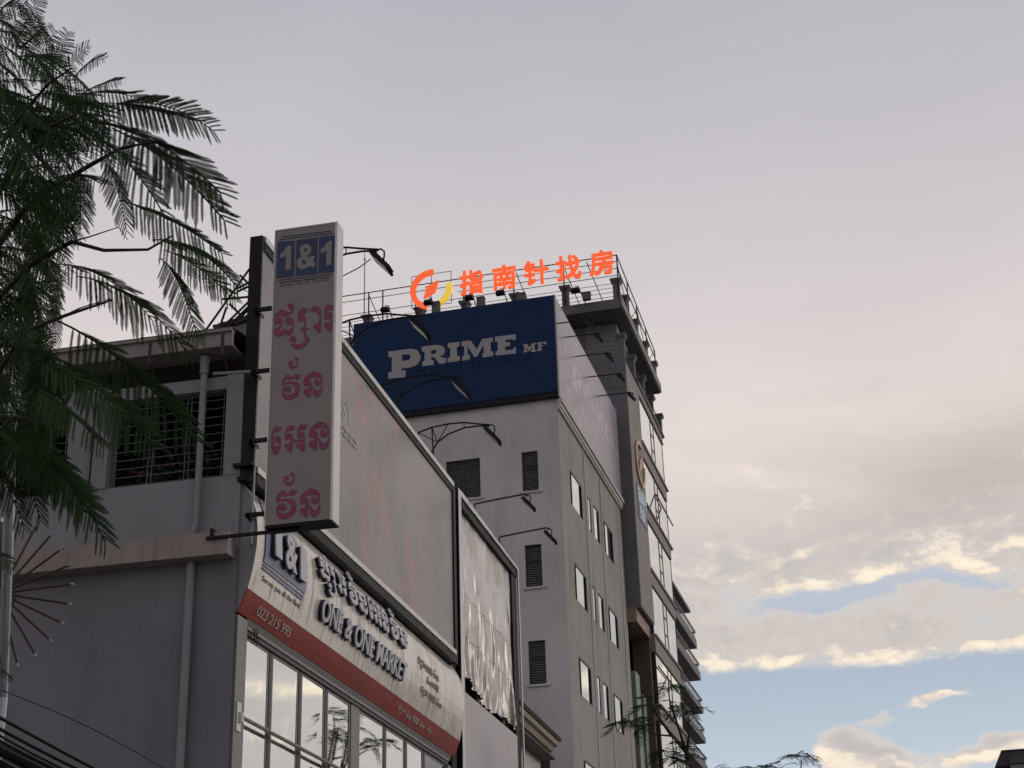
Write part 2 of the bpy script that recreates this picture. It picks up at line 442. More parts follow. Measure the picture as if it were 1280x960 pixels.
# ------------------------------------------------------------------ mesh building
class MB:
    def __init__(s):
        s.v, s.f = [], []
    def quad(s, *p):
        i = len(s.v)
        s.v += [tuple(map(float, q)) for q in p]
        s.f.append(tuple(range(i, i + len(p))))
        return s
    def box(s, x0, x1, y0, y1, z0, z1):
        x0, x1 = min(x0, x1), max(x0, x1)
        y0, y1 = min(y0, y1), max(y0, y1)
        z0, z1 = min(z0, z1), max(z0, z1)
        return s.hexa([(x0, y0, z0), (x1, y0, z0), (x1, y1, z0), (x0, y1, z0), (x0, y0, z1), (x1, y0, z1), (x1, y1, z1), (x0, y1, z1)])
    def hexa(s, p):
        i = len(s.v)
        s.v += [tuple(map(float, q)) for q in p]
        for q in ((0, 3, 2, 1), (4, 5, 6, 7), (0, 1, 5, 4), (1, 2, 6, 5), (2, 3, 7, 6), (3, 0, 4, 7)):
            s.f.append(tuple(i + k for k in q))
        return s
    def tube(s, pts, r, n=7):
        pts = [np.asarray(p, float) for p in pts]
        rs = r if hasattr(r, '__len__') else [r] * len(pts)
        rings = []
        ref = None
        for k, p in enumerate(pts):
            t = pts[min(k + 1, len(pts) - 1)] - pts[max(k - 1, 0)]
            t = t / (np.linalg.norm(t) + 1e-9)
            if ref is None:
                ref = np.array([0, 0, 1.0]) if abs(t[2]) < .9 else np.array([1.0, 0, 0])
            u = np.cross(t, ref)
            u /= np.linalg.norm(u) + 1e-9
            w = np.cross(u, t)
            ref = w
            i = len(s.v)
            for j in range(n):
                an = 2 * math.pi * j / n
                s.v.append(tuple(p + rs[k] * (math.cos(an) * u + math.sin(an) * w)))
            rings.append(i)
        for a, b in zip(rings, rings[1:]):
            for j in range(n):
                s.f.append((a + j, a + (j + 1) % n, b + (j + 1) % n, b + j))
        s.f.append(tuple(rings[0] + j for j in range(n))[::-1])
        s.f.append(tuple(rings[-1] + j for j in range(n)))
        return s
    def lathe(s, c, prof, n=12):
        i = len(s.v)
        for r, z in prof:
            for j in range(n):
                an = 2 * math.pi * (j + .5) / n
                s.v.append((c[0] + r * math.cos(an), c[1] + r * math.sin(an), c[2] + z))
        for k in range(len(prof) - 1):
            for j in range(n):
                s.f.append((i + k * n + j, i + k * n + (j + 1) % n, i + (k + 1) * n + (j + 1) % n, i + (k + 1) * n + j))
        s.f.append(tuple(i + j for j in range(n))[::-1])
        s.f.append(tuple(i + (len(prof) - 1) * n + j for j in range(n)))
        return s
    def prism(s, loops, fn, w0, w1):
        """loops: outer then holes in (u, v); fn(u, v, w) -> point; w1 is the shown face"""
        tris = tessellate_polygon([[Vector((u, v, 0)) for u, v in lp] for lp in loops])
        flat = [q for lp in loops for q in lp]
        i = len(s.v)
        nn = len(flat)
        s.v += [tuple(map(float, fn(u, v, w1))) for u, v in flat]
        s.v += [tuple(map(float, fn(u, v, w0))) for u, v in flat]
        for t in tris:
            s.f.append(tuple(i + k for k in t))
            s.f.append(tuple(i + nn + k for k in t[::-1]))
        o = 0
        for lp in loops:
            L = len(lp)
            for k in range(L):
                a, b = o + k, o + (k + 1) % L
                s.f.append((i + a, i + b, i + nn + b, i + nn + a))
            o += L
        return s
    def grid(s, fn, us, vs):
        i = len(s.v)
        for u in us:
            for v in vs:
                s.v.append(tuple(map(float, fn(u, v))))
        nv = len(vs)
        for a in range(len(us) - 1):
            for b in range(nv - 1):
                s.f.append((i + a * nv + b, i + (a + 1) * nv + b, i + (a + 1) * nv + b + 1, i + a * nv + b + 1))
        return s
    def wall(s, fn, U0, U1, V0, V1, holes, d):
        """a wall face with real openings and reveals of depth d; fn(u, v, w), w inward"""
        us = sorted({U0, U1, *[h[0] for h in holes], *[h[1] for h in holes]})
        vs = sorted({V0, V1, *[h[2] for h in holes], *[h[3] for h in holes]})
        us = [u for u in us if U0 <= u <= U1]
        vs = [v for v in vs if V0 <= v <= V1]
        for a, b in zip(us, us[1:]):
            for c, e in zip(vs, vs[1:]):
                mu, mv = (a + b) / 2, (c + e) / 2
                if any(h[0] < mu < h[1] and h[2] < mv < h[3] for h in holes):
                    continue
                s.quad(fn(a, c, 0), fn(b, c, 0), fn(b, e, 0), fn(a, e, 0))
        for a, b, c, e in holes:
            s.quad(fn(a, c, 0), fn(b, c, 0), fn(b, c, d), fn(a, c, d))
            s.quad(fn(a, e, 0), fn(b, e, 0), fn(b, e, d), fn(a, e, d))
            s.quad(fn(a, c, 0), fn(a, e, 0), fn(a, e, d), fn(a, c, d))
            s.quad(fn(b, c, 0), fn(b, e, 0), fn(b, e, d), fn(b, c, d))
        return s
    def text(s, body, fn, height, w0, w1, offset=0.0, shear=0.0, sx=1.0, space=1.0, flip=False):
        """text laid out from (0, 0); cap height about `height`; fn(u, v, w)"""
        cu = bpy.data.curves.new('t', 'FONT')
        cu.body = body
        cu.size = 1.0
        cu.offset = offset
        cu.shear = shear
        cu.space_character = space
        cu.fill_mode = 'FRONT'
        cu.resolution_u = 4
        ob = bpy.data.objects.new('t', cu)
        COL.objects.link(ob)
        dg = bpy.context.evaluated_depsgraph_get()
        me = bpy.data.meshes.new_from_object(ob.evaluated_get(dg))
        vs = [tuple(v.co) for v in me.vertices]
        fs = [tuple(p.vertices) for p in me.polygons]
        bpy.data.objects.remove(ob)
        bpy.data.curves.remove(cu)
        bpy.data.meshes.remove(me)
        if not vs:
            return (0, 0)
        k = height / .73
        i = len(s.v)
        nn = len(vs)
        s.v += [tuple(map(float, fn(x * k * sx, y * k, w1))) for x, y, z in vs]
        s.v += [tuple(map(float, fn(x * k * sx, y * k, w0))) for x, y, z in vs]
        cnt = {}
        for f in fs:
            s.f.append(tuple(i + q for q in f))
            s.f.append(tuple(i + nn + q for q in f[::-1]))
            for a, b in zip(f, f[1:] + f[:1]):
                key = (min(a, b), max(a, b))
                cnt.setdefault(key, []).append((a, b))
        for e in cnt.values():
            if len(e) == 1:
                a, b = e[0]
                s.f.append((i + a, i + nn + a, i + nn + b, i + b))
        xs = [x for x, y, z in vs]
        return (min(xs) * k * sx, max(xs) * k * sx)
    def build(s, name, material, parent=None, frame='W', label=None, category=None, group=None, kind=None, smooth=False):
        V = np.array(s.v, float).reshape(-1, 3)
        if frame == 'P':
            V = V[:, :1] * PR + V[:, 1:2] * PS + V[:, 2:3] * np.array([0, 0, 1.0])
        me = bpy.data.meshes.new(name)
        o = bpy.data.objects.new(name, me)
        COL.objects.link(o)
        if parent is None:
            lo, hi = V.min(0), V.max(0)
            base = np.array([(lo[0] + hi[0]) / 2, (lo[1] + hi[1]) / 2, lo[2]])
            V = V - base
            o.location = base
        else:
            top = parent
            while top.parent is not None:
                top = top.parent
            rz = top.rotation_euler.z
            V = V - np.array(top.location)
            c, n_ = math.cos(-rz), math.sin(-rz)
            V = np.stack([V[:, 0] * c - V[:, 1] * n_, V[:, 0] * n_ + V[:, 1] * c, V[:, 2]], 1)
            o.parent = parent
        me.from_pydata([tuple(v) for v in V], [], s.f)
        me.update()
        if smooth:
            me.polygons.foreach_set('use_smooth', [True] * len(me.polygons))
        if material is not None:
            me.materials.append(material)
        tag(o, label, category, group, kind)
        return o
def tag(o, label=None, category=None, group=None, kind=None):
    for k, v in (('label', label), ('category', category), ('group', group), ('kind', kind)):
        if v:
            o[k] = v
    return o
def thing(name, label, category, loc, frame='W', group=None, rz=0.0):
    o = bpy.data.objects.new(name, None)
    o.empty_display_size = .2
    COL.objects.link(o)
    o.location = toW(loc, frame)
    o.rotation_euler = (0, 0, rz if frame == 'W' else -GROWS)
    return tag(o, label, category, group)
def smooth_loop(pts, n=3):
    """closed Catmull-Rom through pts"""
    P = [np.array(p, float) for p in pts]
    out = []
    L = len(P)
    for i in range(L):
        p0, p1, p2, p3 = P[i - 1], P[i], P[(i + 1) % L], P[(i + 2) % L]
        a = p1 - p0
        b = p2 - p1
        sharp = (a @ b) / (np.linalg.norm(a) * np.linalg.norm(b) + 1e-9) < .25
        for k in range(n):
            t = k / n
            q = .5 * ((2 * p1) + (-p0 + p2) * t + (2 * p0 - 5 * p1 + 4 * p2 - p3) * t * t + (-p0 + 3 * p1 - 3 * p2 + p3) * t ** 3)
            lin_ = p1 + (p2 - p1) * t
            out.append(tuple(.55 * q + .45 * lin_ if not sharp else .35 * q + .65 * lin_))
    return out

# ================================================================== SETTING
MB().box(-2500, 2500, -2500, 2500, -1, -.02).build('ground', M_ground, kind='structure')
MB().box(-4.6, 9.5, -300, 600, -.05, 0).build('road', M_asphalt, kind='structure')
MB().box(-14, -4.75, -300, 600, -.05, .13).build('pavement', M_paver, kind='structure')
MB().box(9.65, 14, -300, 600, -.05, .13).build('pavement', M_paver, kind='structure')
k_ = MB()
k_.box(-4.75, -4.6, -300, 600, -.05, .15)
k_.box(9.5, 9.65, -300, 600, -.05, .15)
k_.build('kerb', M_paver, kind='structure')
ln = MB()
for i in range(-20, 60):
    ln.quad((2.4, i * 6, .004), (2.55, i * 6, .004), (2.55, i * 6 + 3, .004), (2.4, i * 6 + 3, .004))
ln.build('road_marking', M_paint, kind='structure')

# ================================================================== GREY CORNER SHOP BUILDING
FX = -10.0            # street face of the shop row
SY = 24.0             # side wall facing the camera
shop = thing('shop_building', 'dark grey rendered shop building with barred veranda, beige ledge and mirrored shop windows', 'building', (-13, 30, 0))
wf = lambda u, v, w: (u, SY + w, v)
w1 = MB()
w1.wall(wf, -24, -9.985, 0, 9.93, [], .3)
w1.box(-24, -10.3, SY + .02, SY + .3, 0, 9.9)
w1.box(-10.3, -9.985, SY + .02, 38.9, 0, 4.6)
w1.box(-24, -10.6, 38.5, 39.0, 0, 11)
w1.box(-24, -10.6, 24.4, 38.6, 8.7, 8.9)
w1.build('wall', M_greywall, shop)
w2 = MB()
w2.box(-24, -9.99, SY, SY + .25, 9.93, 11.28)
w2.box(-13.42, -12.95, SY + .02, SY + .35, 11.283, 13.3)
w2.box(-12.88, -12.585, SY - .03, SY + .30, 11.283, 13.3)
w2.box(-10.33, -9.97, SY - .01, SY + .35, 11.283, 13.3)
w2.box(-24, -9.97, SY + .04, SY + .33, 13.0, 13.25)
w2.box(-10.3, -10.0, SY + .3, 38.8, 9.9, 11.3)
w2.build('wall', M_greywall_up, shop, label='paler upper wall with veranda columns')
ld = MB()
ld.box(-24, -10.04, SY - .34, SY - .002, 9.72, 10.13)
for i in range(8):
    xx = -10.9 - i * 1.3
    ld.box(xx, xx + .012, SY - .345, SY - .33, 9.73, 10.12)
ld.build('ledge', M_beige, shop)
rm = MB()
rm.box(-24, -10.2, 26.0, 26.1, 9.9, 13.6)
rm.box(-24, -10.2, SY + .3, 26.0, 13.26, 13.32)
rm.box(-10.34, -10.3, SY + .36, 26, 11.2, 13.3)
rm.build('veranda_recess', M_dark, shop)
for x0, x1 in ((-12.58, -10.34), (-16.2, -13.43)):
    g = MB()
    z = 11.34
    while z < 13.0:
        g.tube([(x0, SY + .12, z), (x1, SY + .12, z)], .0085, 5)
        z += .165
    for xx in np.linspace(x0 + .05, x1 - .05, 4 if x1 > -11 else 5):
        for dx in (-.04, .04):
            g.tube([(xx + dx, SY + .135, 11.29), (xx + dx, SY + .135, 13.0)], .009, 5)
    g.build('grille', M_bar, shop)
ev = MB()
ev.box(-24, -10.12, SY - .38, SY - .30, 13.66, 13.93)
ev.box(-24, -10.12, SY - .30, SY + .2, 13.66, 13.70)
ev.box(-24, -10.12, SY - .44, SY - .28, 13.93, 13.985)
ev.build('eave', M_eavep, shop)
rf = MB()
rf.hexa([(-24, SY - .4, 13.99), (-10.1, SY - .4, 13.99), (-10.1, 31, 15.0), (-24, 31, 15.0), (-24, SY - .4, 14.03), (-10.1, SY - .4, 14.03), (-10.1, 31, 15.06), (-24, 31, 15.06)])
rf.build('roof', M_tile, shop)
for xx in (-10.30, -11.72, -13.3):
    eb = MB()
    eb.box(xx - .03, xx + .03, SY - .385, SY - .375, 13.5, 13.9)
    eb.tube([(xx, SY - .37, 13.55), (xx - .02, SY - .02, 13.3)], .025, 5)
    eb.build('eave_bracket', M_rust, shop)
# little ridge roof seen behind the gutter
r1 = MB()
e0, e1 = onY(268, 408, 24.9), onY(314, 394, 24.9)
for i in range(9):
    q = e0 + (e1 - e0) * (i / 8)
    r1.tube([q, q + np.array([.10, 1.3, .62])], .042, 6)
r1.hexa([e0 - (0, 0, .06), e1 - (0, 0, .06), e1 + (.1, 1.3, .56), e0 + (.1, 1.3, .56), e0 - (0, 0, .03), e1 - (0, 0, .03), e1 + (.1, 1.3, .59), e0 + (.1, 1.3, .59)])
r1.build('dormer_roof', M_tile, shop)
b0, b1 = e0 + (.18, .08, -.07), e1 + (0, .08, -.07)
MB().hexa([(b0[0], b0[1], 14.0), (b1[0], b1[1], 14.0), (b1[0], b1[1] + 1, 14.2), (b0[0], b0[1] + 1, 14.2), b0, b1, b1 + (0, 1, .4), b0 + (0, 1, .4)]).build('dormer_wall', M_beige, shop)
# drain pipes on the side wall
dp = MB()
xA = -10.74
dp.tube([(xA, SY - .12, 13.62), (xA, SY - .12, 10.35), (xA - .05, SY - .13, 10.20), (xA - .12, SY - .2, 10.135)], .062, 10)
dp.lathe((xA, SY - .12, 13.25), [(.062, 0), (.082, .02), (.082, .2), (.095, .24), (.095, .36), (.062, .38)], 12)
dp.build('drainpipe', M_pipe, shop)
dp = MB()
xB = -10.80
dp.tube([(xB, SY - .10, 9.74), (xB + .005, SY - .10, 0.2)], .075, 10)
dp.build('drainpipe', M_pipe, shop)
# street face : glazing strip
gl0, gl1 = 24.5, 38.15
mu = [25.82, 27.37, 28.88, 30.7, 32.85, 34.5, 36.05, 37.1]
edges = [24.5, 25.73, 25.91, 27.28, 27.46, 28.79, 28.97, 30.40, 31.0, 32.76, 32.94, 34.41, 34.59, 35.96, 36.14, 38.1]
for i in range(0, len(edges), 2):
    y0, y1 = edges[i], edges[i + 1]
    w = MB()
    w.box(-10.075, -10.02, y0, y1, 8.44, 8.50)
    w.box(-10.075, -10.02, y0, y0 + .05, 4.8, 8.44)
    w.box(-10.075, -10.02, y1 - .05, y1, 4.8, 8.44)
    w.box(-10.075, -10.02, y0, y1, 4.7, 4.8)
    wo = w.build('window', M_framegrey, shop)
    ta, tb = rng.uniform(-.006, .006, 2)
    MB().hexa([(-10.064, y0 + .05, 4.8), (-10.030 + ta, y0 + .05, 4.8), (-10.030 + tb, y1 - .05, 4.8), (-10.064, y1 - .05, 4.8), (-10.064, y0 + .05, 8.44), (-10.030 + tb, y0 + .05, 8.44), (-10.030 + ta, y1 - .05, 8.44), (-10.064, y1 - .05, 8.44)]).build('pane', M_glass if i < 14 else M_glassd, wo)
fr = MB()
for i in range(1, len(edges) - 2, 2):
    a, b = edges[i], edges[i + 1]
    if b - a < .3:
        fr.box(-10.10, -10.012, a + .02, b - .02, 4.6, 8.50)
fr.box(-10.12, -9.97, 24.5, 38.15, 8.50, 8.585)
fr.build('mullion', M_frame, shop)
fr = MB()
fr.box(-10.12, -9.955, 24.06, 24.5, 0, 8.74)
fr.box(-10.12, -10.0, 30.42, 30.98, 4.6, 8.50)
fr.box(-10.12, -9.945, 24.5, 38.15, 8.585, 8.64)
fr.box(-10.12, -9.955, 38.1, 38.4, 4.6, 8.50)
fr.build('window_post', M_framegrey, shop)
MB().box(-10.14, -9.96, 24.5, 38.4, 8.64, 8.78).build('lintel', M_frame, shop)
rl = MB()
rl.tube([(-9.90, 24.26, 7.02), (-9.90, 38.1, 6.95)], .035, 8)
rl.build('rail', M_framegrey, shop)
bk = MB()
bk.box(-9.953, -9.93, 24.14, 24.32, 6.78, 7.26)
bk.box(-9.93, -9.87, 24.22, 24.30, 6.93, 7.1)
bk.build('rail_bracket', M_alu, shop)
wr = MB()
for i in range(5):
    p = [(-9.93 + random.uniform(0, .1), 24.6 + random.uniform(0, .3), 8.62 - j * .08 + random.uniform(-.03, .03)) for j in range(4)]
    wr.tube(p, .009, 4)
wr.build('loose_wire', M_cable, shop)

# ---------- curved shop fascia sign
FP = [(11.30, -10.16), (11.1, -9.94), (10.85, -9.79), (10.55, -9.70), (10.25, -9.667), (9.95, -9.675), (9.65, -9.712), (9.42, -9.757), (9.20, -9.812), (9.0, -9.885), (8.80, -9.972)]
_zs = np.array([p[0] for p in FP][::-1])
_xs = np.array([p[1] for p in FP][::-1])
def fx(z):
    return float(np.interp(z, _zs, _xs))
def fnorm(z):
    d = (fx(z + .05) - fx(z - .05)) / .1
    n = np.array([1.0, 0, -d])
    return n / np.linalg.norm(n)
def on_fascia(y, z, w):
    n = fnorm(z)
    return (fx(z) + n[0] * w, y, z + n[2] * w)
fas = thing('fascia_sign', 'curved dirty white shop fascia with red lower band and raised navy-edged lettering', 'shop sign', (-9.9, 31.4, 8.8))
ys = [24.08, 38.78]
zs_w = list(np.linspace(9.2, 11.30, 18))
zs_r = list(np.linspace(8.80, 9.2, 6))
fc = MB()
seams = [24.08, 26.25, 28.4, 30.5, 32.6, 34.2, 35.6, 36.9, 38.78]
for a, b in zip(seams, seams[1:]):
    fc.grid(lambda u, v: on_fascia(u, v, 0), [a + .008, b - .008], zs_w)
fc.grid(lambda u, v: on_fascia(u, v, -.012), ys, zs_w)
for yy in ys:
    fc.quad(*[on_fascia(yy, z, 0) for z in zs_w], (-10.4, yy, 11.30), (-10.4, yy, 9.2))
fc.build('white_panel', M_clad, fas, smooth=False)
fc = MB()
fc.grid(lambda u, v: on_fascia(u, v, .004), ys, zs_r)
for yy in ys:
    fc.quad(*[on_fascia(yy, z, .004) for z in zs_r], (-10.3, yy, 9.2), (-10.3, yy, 8.80))
fc.quad((-9.97, ys[0], 8.795), (-9.97, ys[1], 8.795), (-10.3, ys[1], 8.795), (-10.3, ys[0], 8.795))
fc.build('red_band', M_red, fas)
ec = MB()
ec.quad(*[(fx(z) - .004, 24.06, z) for z in np.linspace(8.8, 11.3, 14)], (-10.2, 24.06, 11.3), (-10.2, 24.06, 8.8))
ec.build('end_cap', M_greywall_up, fas)

# ---------- traced letterforms (Khmer display script), each in its own pixel patch
GL = {}
def reg(name, pts, k, ox, oy):
    GL[name] = [(ox + x / k, oy + y / k) for x, y in smooth_loop(pts)]
K1 = (13.72, 338, 372)
reg('pho', [(70,300),(130,235),(185,195),(240,215),(310,250),(345,235),(355,205),(310,180),(290,145),(305,105),(345,88),(385,105),(400,150),(395,215),(370,265),(320,305),(265,328),(200,310),(130,305),(88,333),(92,344),(120,338),(160,335),(195,350),(208,390),(200,450),(180,500),(152,535),(175,562),(203,575),(215,545),(240,530),(270,550),(310,550),(350,535),(368,500),(370,442),(340,455),(300,465),(260,445),(245,405),(255,365),(290,340),(335,335),(375,355),(395,400),(398,460),(390,540),(370,610),(330,645),(300,655),(260,635),(230,612),(205,640),(170,665),(130,670),(85,645),(58,590),(62,540),(95,512),(130,500),(165,470),(165,452),(120,452),(80,472),(70,465)], *K1)
reg('so', [(472,260),(500,215),(555,165),(590,180),(650,180),(610,250),(580,275),(520,275),(492,288),(540,290),(590,305),(608,350),(608,515),(655,520),(635,555),(605,557),(602,620),(640,665),(675,715),(640,780),(590,830),(520,870),(450,882),(380,850),(335,795),(370,782),(400,797),(470,797),(530,785),(570,750),(593,710),(580,660),(566,610),(566,562),(510,550),(520,517),(573,515),(576,420),(540,400),(500,400),(472,415)], *K1)
reg('swirl', [(320,720),(330,680),(370,652),(410,655),(440,690),(440,730),(415,778),(395,786),(385,770),(405,735),(395,720),(370,745),(335,745)], *K1)
reg('aa', [(660,230),(700,190),(750,130),(790,145),(860,200),(860,580),(820,595),(780,555),(725,490),(740,465),(800,430),(830,395),(838,340),(810,280),(760,240),(700,230)], *K1)
reg('ro', [(925,200),(990,110),(1030,130),(1095,130),(1070,195),(1040,215),(960,215),(940,243),(1000,240),(1050,260),(1055,320),(1050,530),(1010,580),(960,530),(915,480),(925,440),(980,420),(1025,400),(1025,362),(970,350),(925,385)], *K1)
K2 = (16, 345, 442)
reg('mark', [(245,210),(250,165),(290,130),(330,140),(345,175),(325,205),(300,205),(270,195),(282,217),(320,235),(370,240),(405,220),(420,180),(415,142),(385,140),(360,110),(380,75),(415,65),(445,90),(448,160),(440,220),(410,270),(360,305),(310,308),(265,275)], *K2)
reg('vo', [(115,540),(140,490),(230,405),(330,465),(400,385),(440,415),(495,420),(460,480),(420,515),(350,495),(280,530),(220,510),(180,540),(162,578),(260,560),(340,555),(420,570),(465,620),(475,690),(465,780),(420,850),(350,900),(260,925),(180,910),(130,860),(115,790),(120,720),(150,670),(200,640),(260,645),(300,690),(295,740),(250,780),(205,770),(170,745),(152,762),(180,800),(250,820),(320,800),(370,750),(380,690),(350,635),(290,610),(220,605),(150,620),(115,640)], *K2)
reg('no', [(555,500),(600,450),(680,385),(750,350),(830,370),(890,405),(920,460),(922,550),(890,610),(830,640),(780,625),(752,580),(760,530),(800,500),(838,507),(850,550),(870,573),(884,540),(870,490),(810,465),(730,470),(650,500),(612,513),(660,520),(700,545),(710,600),(705,658),(740,660),(770,700),(790,735),(840,740),(880,710),(900,660),(925,610),(930,680),(910,780),(860,855),(800,868),(750,840),(735,760),(728,692),(702,702),(700,840),(665,880),(600,840),(550,800),(545,735),(580,705),(640,690),(668,652),(620,640),(555,635)], *K2)
K3 = (15.61, 335, 520)
reg('e', [(70,300),(110,250),(150,195),(190,215),(270,215),(240,275),(190,315),(140,310),(105,332),(110,560),(140,588),(190,588),(213,560),(213,512),(175,520),(140,530),(125,480),(130,410),(170,380),(220,385),(242,430),(240,600),(210,700),(170,745),(110,745),(75,680),(62,620)], *K3)
reg('or_a', [(330,290),(370,220),(420,165),(460,190),(525,185),(500,250),(450,295),(370,290),(350,328),(420,330),(465,345),(478,400),(475,640),(430,725),(380,670),(315,595),(330,550),(400,525),(438,500),(438,457),(390,450),(330,470)], *K3)
reg('or_b', [(565,260),(600,200),(650,145),(690,170),(765,165),(740,230),(690,270),(610,275),(592,308),(650,305),(705,320),(712,400),(715,640),(700,680),(660,690),(600,640),(545,590),(565,550),(640,510),(688,472),(650,490),(590,497),(540,525),(505,510),(500,440),(530,450),(550,470),(620,460),(688,438),(688,430),(630,422),(570,440)], *K3)
def bb(pts):
    a = np.array(pts)
    return a.min(0), a.max(0)
def refit(name, src, x0, x1, y0, y1):
    lo, hi = bb(GL[src])
    GL[name] = [(x0 + (x - lo[0]) / (hi[0] - lo[0]) * (x1 - x0), y0 + (y - lo[1]) / (hi[1] - lo[1]) * (y1 - y0)) for x, y in GL[src]]
refit('no_c', 'no', 385.9, 411.6, 526.4, 563)
refit('mark_d', 'mark', 354.0, 368.2, 590, 607)
refit('vo_d', 'vo', 345, 371.6, 610.6, 649.2)
refit('no_d', 'no', 374.4, 400.2, 610, 647)
WORDS = [['pho', 'so', 'swirl', 'aa', 'ro'], ['mark', 'vo', 'no'], ['e', 'or_a', 'or_b', 'no_c'], ['mark_d', 'vo_d', 'no_d']]

# ---------- raised letters on the fascia
def rot_norm(words):
    """flatten each traced word into unit box, taking out the tilt of the picture"""
    out = []
    for wd in words:
        pts = {g: [tuple(onY(x, y, 23.5)[[0, 2]]) for x, y in GL[g]] for g in wd}
        al = np.array([q for p in pts.values() for q in p])
        lo, hi = al.min(0), al.max(0)
        out.append([[((u - lo[0]) / (hi[0] - lo[0]), (v - lo[1]) / (hi[1] - lo[1])) for u, v in pts[g]] for g in wd])
    return out
NW = rot_norm(WORDS)
def raised(name, place, w0, w1, face, side, par):
    """letters as standing-off solids: dark return with a thin pale face"""
    a = MB()
    place(a, w0, w1)
    ob = a.build(name, side, par)
    b = MB()
    place(b, w1 + .002, w1 + .030)
    b.build('letter_face', face, ob)
def khm(wi, y0, y1, z0, z1):
    def f(mb, a, b):
        for i, gl in enumerate(NW[wi]):
            mb.prism([[(y0 + u * (y1 - y0), z0 + v * (z1 - z0)) for u, v in gl]], on_fascia, a, b + i * .0012)
    return f
for wi, (y0, y1, z0, z1) in enumerate([(27.2, 28.78, 10.05, 10.80), (28.98, 30.15, 10.24, 10.96), (30.32, 31.72, 10.24, 10.74), (31.92, 33.2, 10.24, 10.96)]):
    raised('khmer_lettering', khm(wi, y0, y1, z0, z1), .0, .075, M_letter, M_letside, fas)
def eng(txt, y0, y1, z0, h, off=.014, **kw):
    def f(mb, a, b):
        t = MB()
        lo, hi = t.text(txt, lambda u, v, w: (u, v, w), h, 0, 0, offset=off, **kw)
        s = (y1 - y0) / (hi - lo)
        mb.text(txt, lambda u, v, w: on_fascia(y0 + (u - lo) * s, z0 + v, w), h, a, b, offset=off, **kw)
    return f
for tx, y0, y1 in (('ONE', 27.42, 28.62), ('&', 28.85, 29.25), ('ONE', 29.45, 30.75), ('MARKET', 30.98, 33.2)):
    raised('latin_lettering', eng(tx, y0, y1, 9.52, .43), .0, .075, M_letter, M_letside, fas)
# round-topped 1&1 panel
lp = MB()
outl = [(24.46, 9.78), (24.46, 10.95), (24.9, 11.08), (25.5, 11.0), (26.0, 10.75), (26.4, 10.45), (26.6, 10.1), (26.62, 9.82), (26.5, 9.76)]
tops_ = [(24.46, 10.95), (24.9, 11.08), (25.5, 11.0), (26.0, 10.75), (26.4, 10.45), (26.6, 10.1), (26.62, 9.95)]
us_ = np.linspace(24.46, 26.62, 28)
lp.grid(lambda u, q: on_fascia(u, 9.77 + q * (np.interp(u, [t_[0] for t_ in tops_], [t_[1] for t_ in tops_]) - 9.77), .02), us_, np.linspace(0, 1, 14))
lp.build('emblem_panel', M_logopanel, fas)
lp = MB()
lp.prism([[(24.46, 9.74), (26.52, 9.72), (26.55, 9.69), (24.46, 9.71)]], on_fascia, .004, .02)
lp.prism([[(24.46, 9.68), (26.52, 9.66), (26.5, 9.62), (24.46, 9.64)]], on_fascia, .004, .02)
lp.build('emblem_line', M_logopanel, fas)
for tx, y0, y1, z0, h in (('1', 24.70, 25.02, 9.98, .60), ('&', 25.20, 25.80, 9.94, .62), ('1', 26.0, 26.34, 9.93, .58)):
    raised('emblem_digit', eng(tx, y0, y1, z0, h, off=.03), .02, .10, M_letter, M_letside, fas)
t = MB()
eng('Serves you all the Best', 24.55, 26.5, 9.46, .10, off=.006)(t, .003, .009)
t.build('slogan', M_inkdk, fas)
t = MB()
eng('023 215 995', 24.75, 26.42, 8.91, .17, off=.010)(t, .006, .016)
t.build('telephone_number', M_inkpale, fas)
t = MB()
x = 33.4
for wi, wd in ((0, .55), (1, .42), (2, .5), (3, .42)):
    khm(wi, x, x + wd, 8.93, 9.07)(t, .006, .014)
    x += wd + .12
eng('- 4665', x, x + .55, 8.94, .10, off=.006)(t, .006, .014)
t.build('small_lettering', M_inkpale, fas)
t = MB()
for wi, y0, y1, z0, z1 in ((0, 34.35, 34.95, 10.12, 10.42), (2, 35.0, 35.6, 10.16, 10.36), (1, 35.7, 36.2, 10.16, 10.40), (3, 35.1, 35.6, 9.9, 10.1), (2, 35.65, 36.2, 9.9, 10.06), (0, 34.7, 35.3, 9.55, 9.78), (2, 35.4, 36.0, 9.58, 9.76), (1, 36.1, 36.6, 9.58, 9.78)):
    khm(wi, y0, y1, z0, z1)(t, .003, .010)
t.build('brown_lettering', M_ink, fas)

# ================================================================== LARGE ADVERT BILLBOARD
BX = -9.75
bill = thing('billboard', 'large grey faded advert billboard in black steel frame above the curved fascia', 'billboard', (-9.9, 31, 11.2))
MB().box(BX - .22, BX - .02, 24.1, 38.25, 11.42, 15.97).build('advert_panel', M_advert, bill)
fr = MB()
fr.box(BX - .25, BX, 23.98, 24.08, 11.2, 16.07)
fr.box(BX - .24, BX + .012, 24.08, 38.3, 15.80, 15.97)
fr.box(BX - .25, BX + .02, 38.18, 38.42, 11.1, 16.0)
fr.box(-10.4, -10.02, 38.80, 39.3, 5.0, 16.2)
fr.box(BX - .45, BX + .03, 24.08, 38.3, 11.10, 11.30)
fr.build('frame', M_black, bill)
cp = MB()
for i in range(9):
    y0 = 24.08 + i * 1.578
    cp.box(BX - .27, BX + .03, y0 + .006, y0 + 1.57, 15.97, 16.10)
cp.build('coping', M_alu, bill)
MB().box(BX - .23, BX + .05, 24.08, 38.18, 11.303, 11.42).build('bottom_rail', M_alu, bill)
sf = MB()
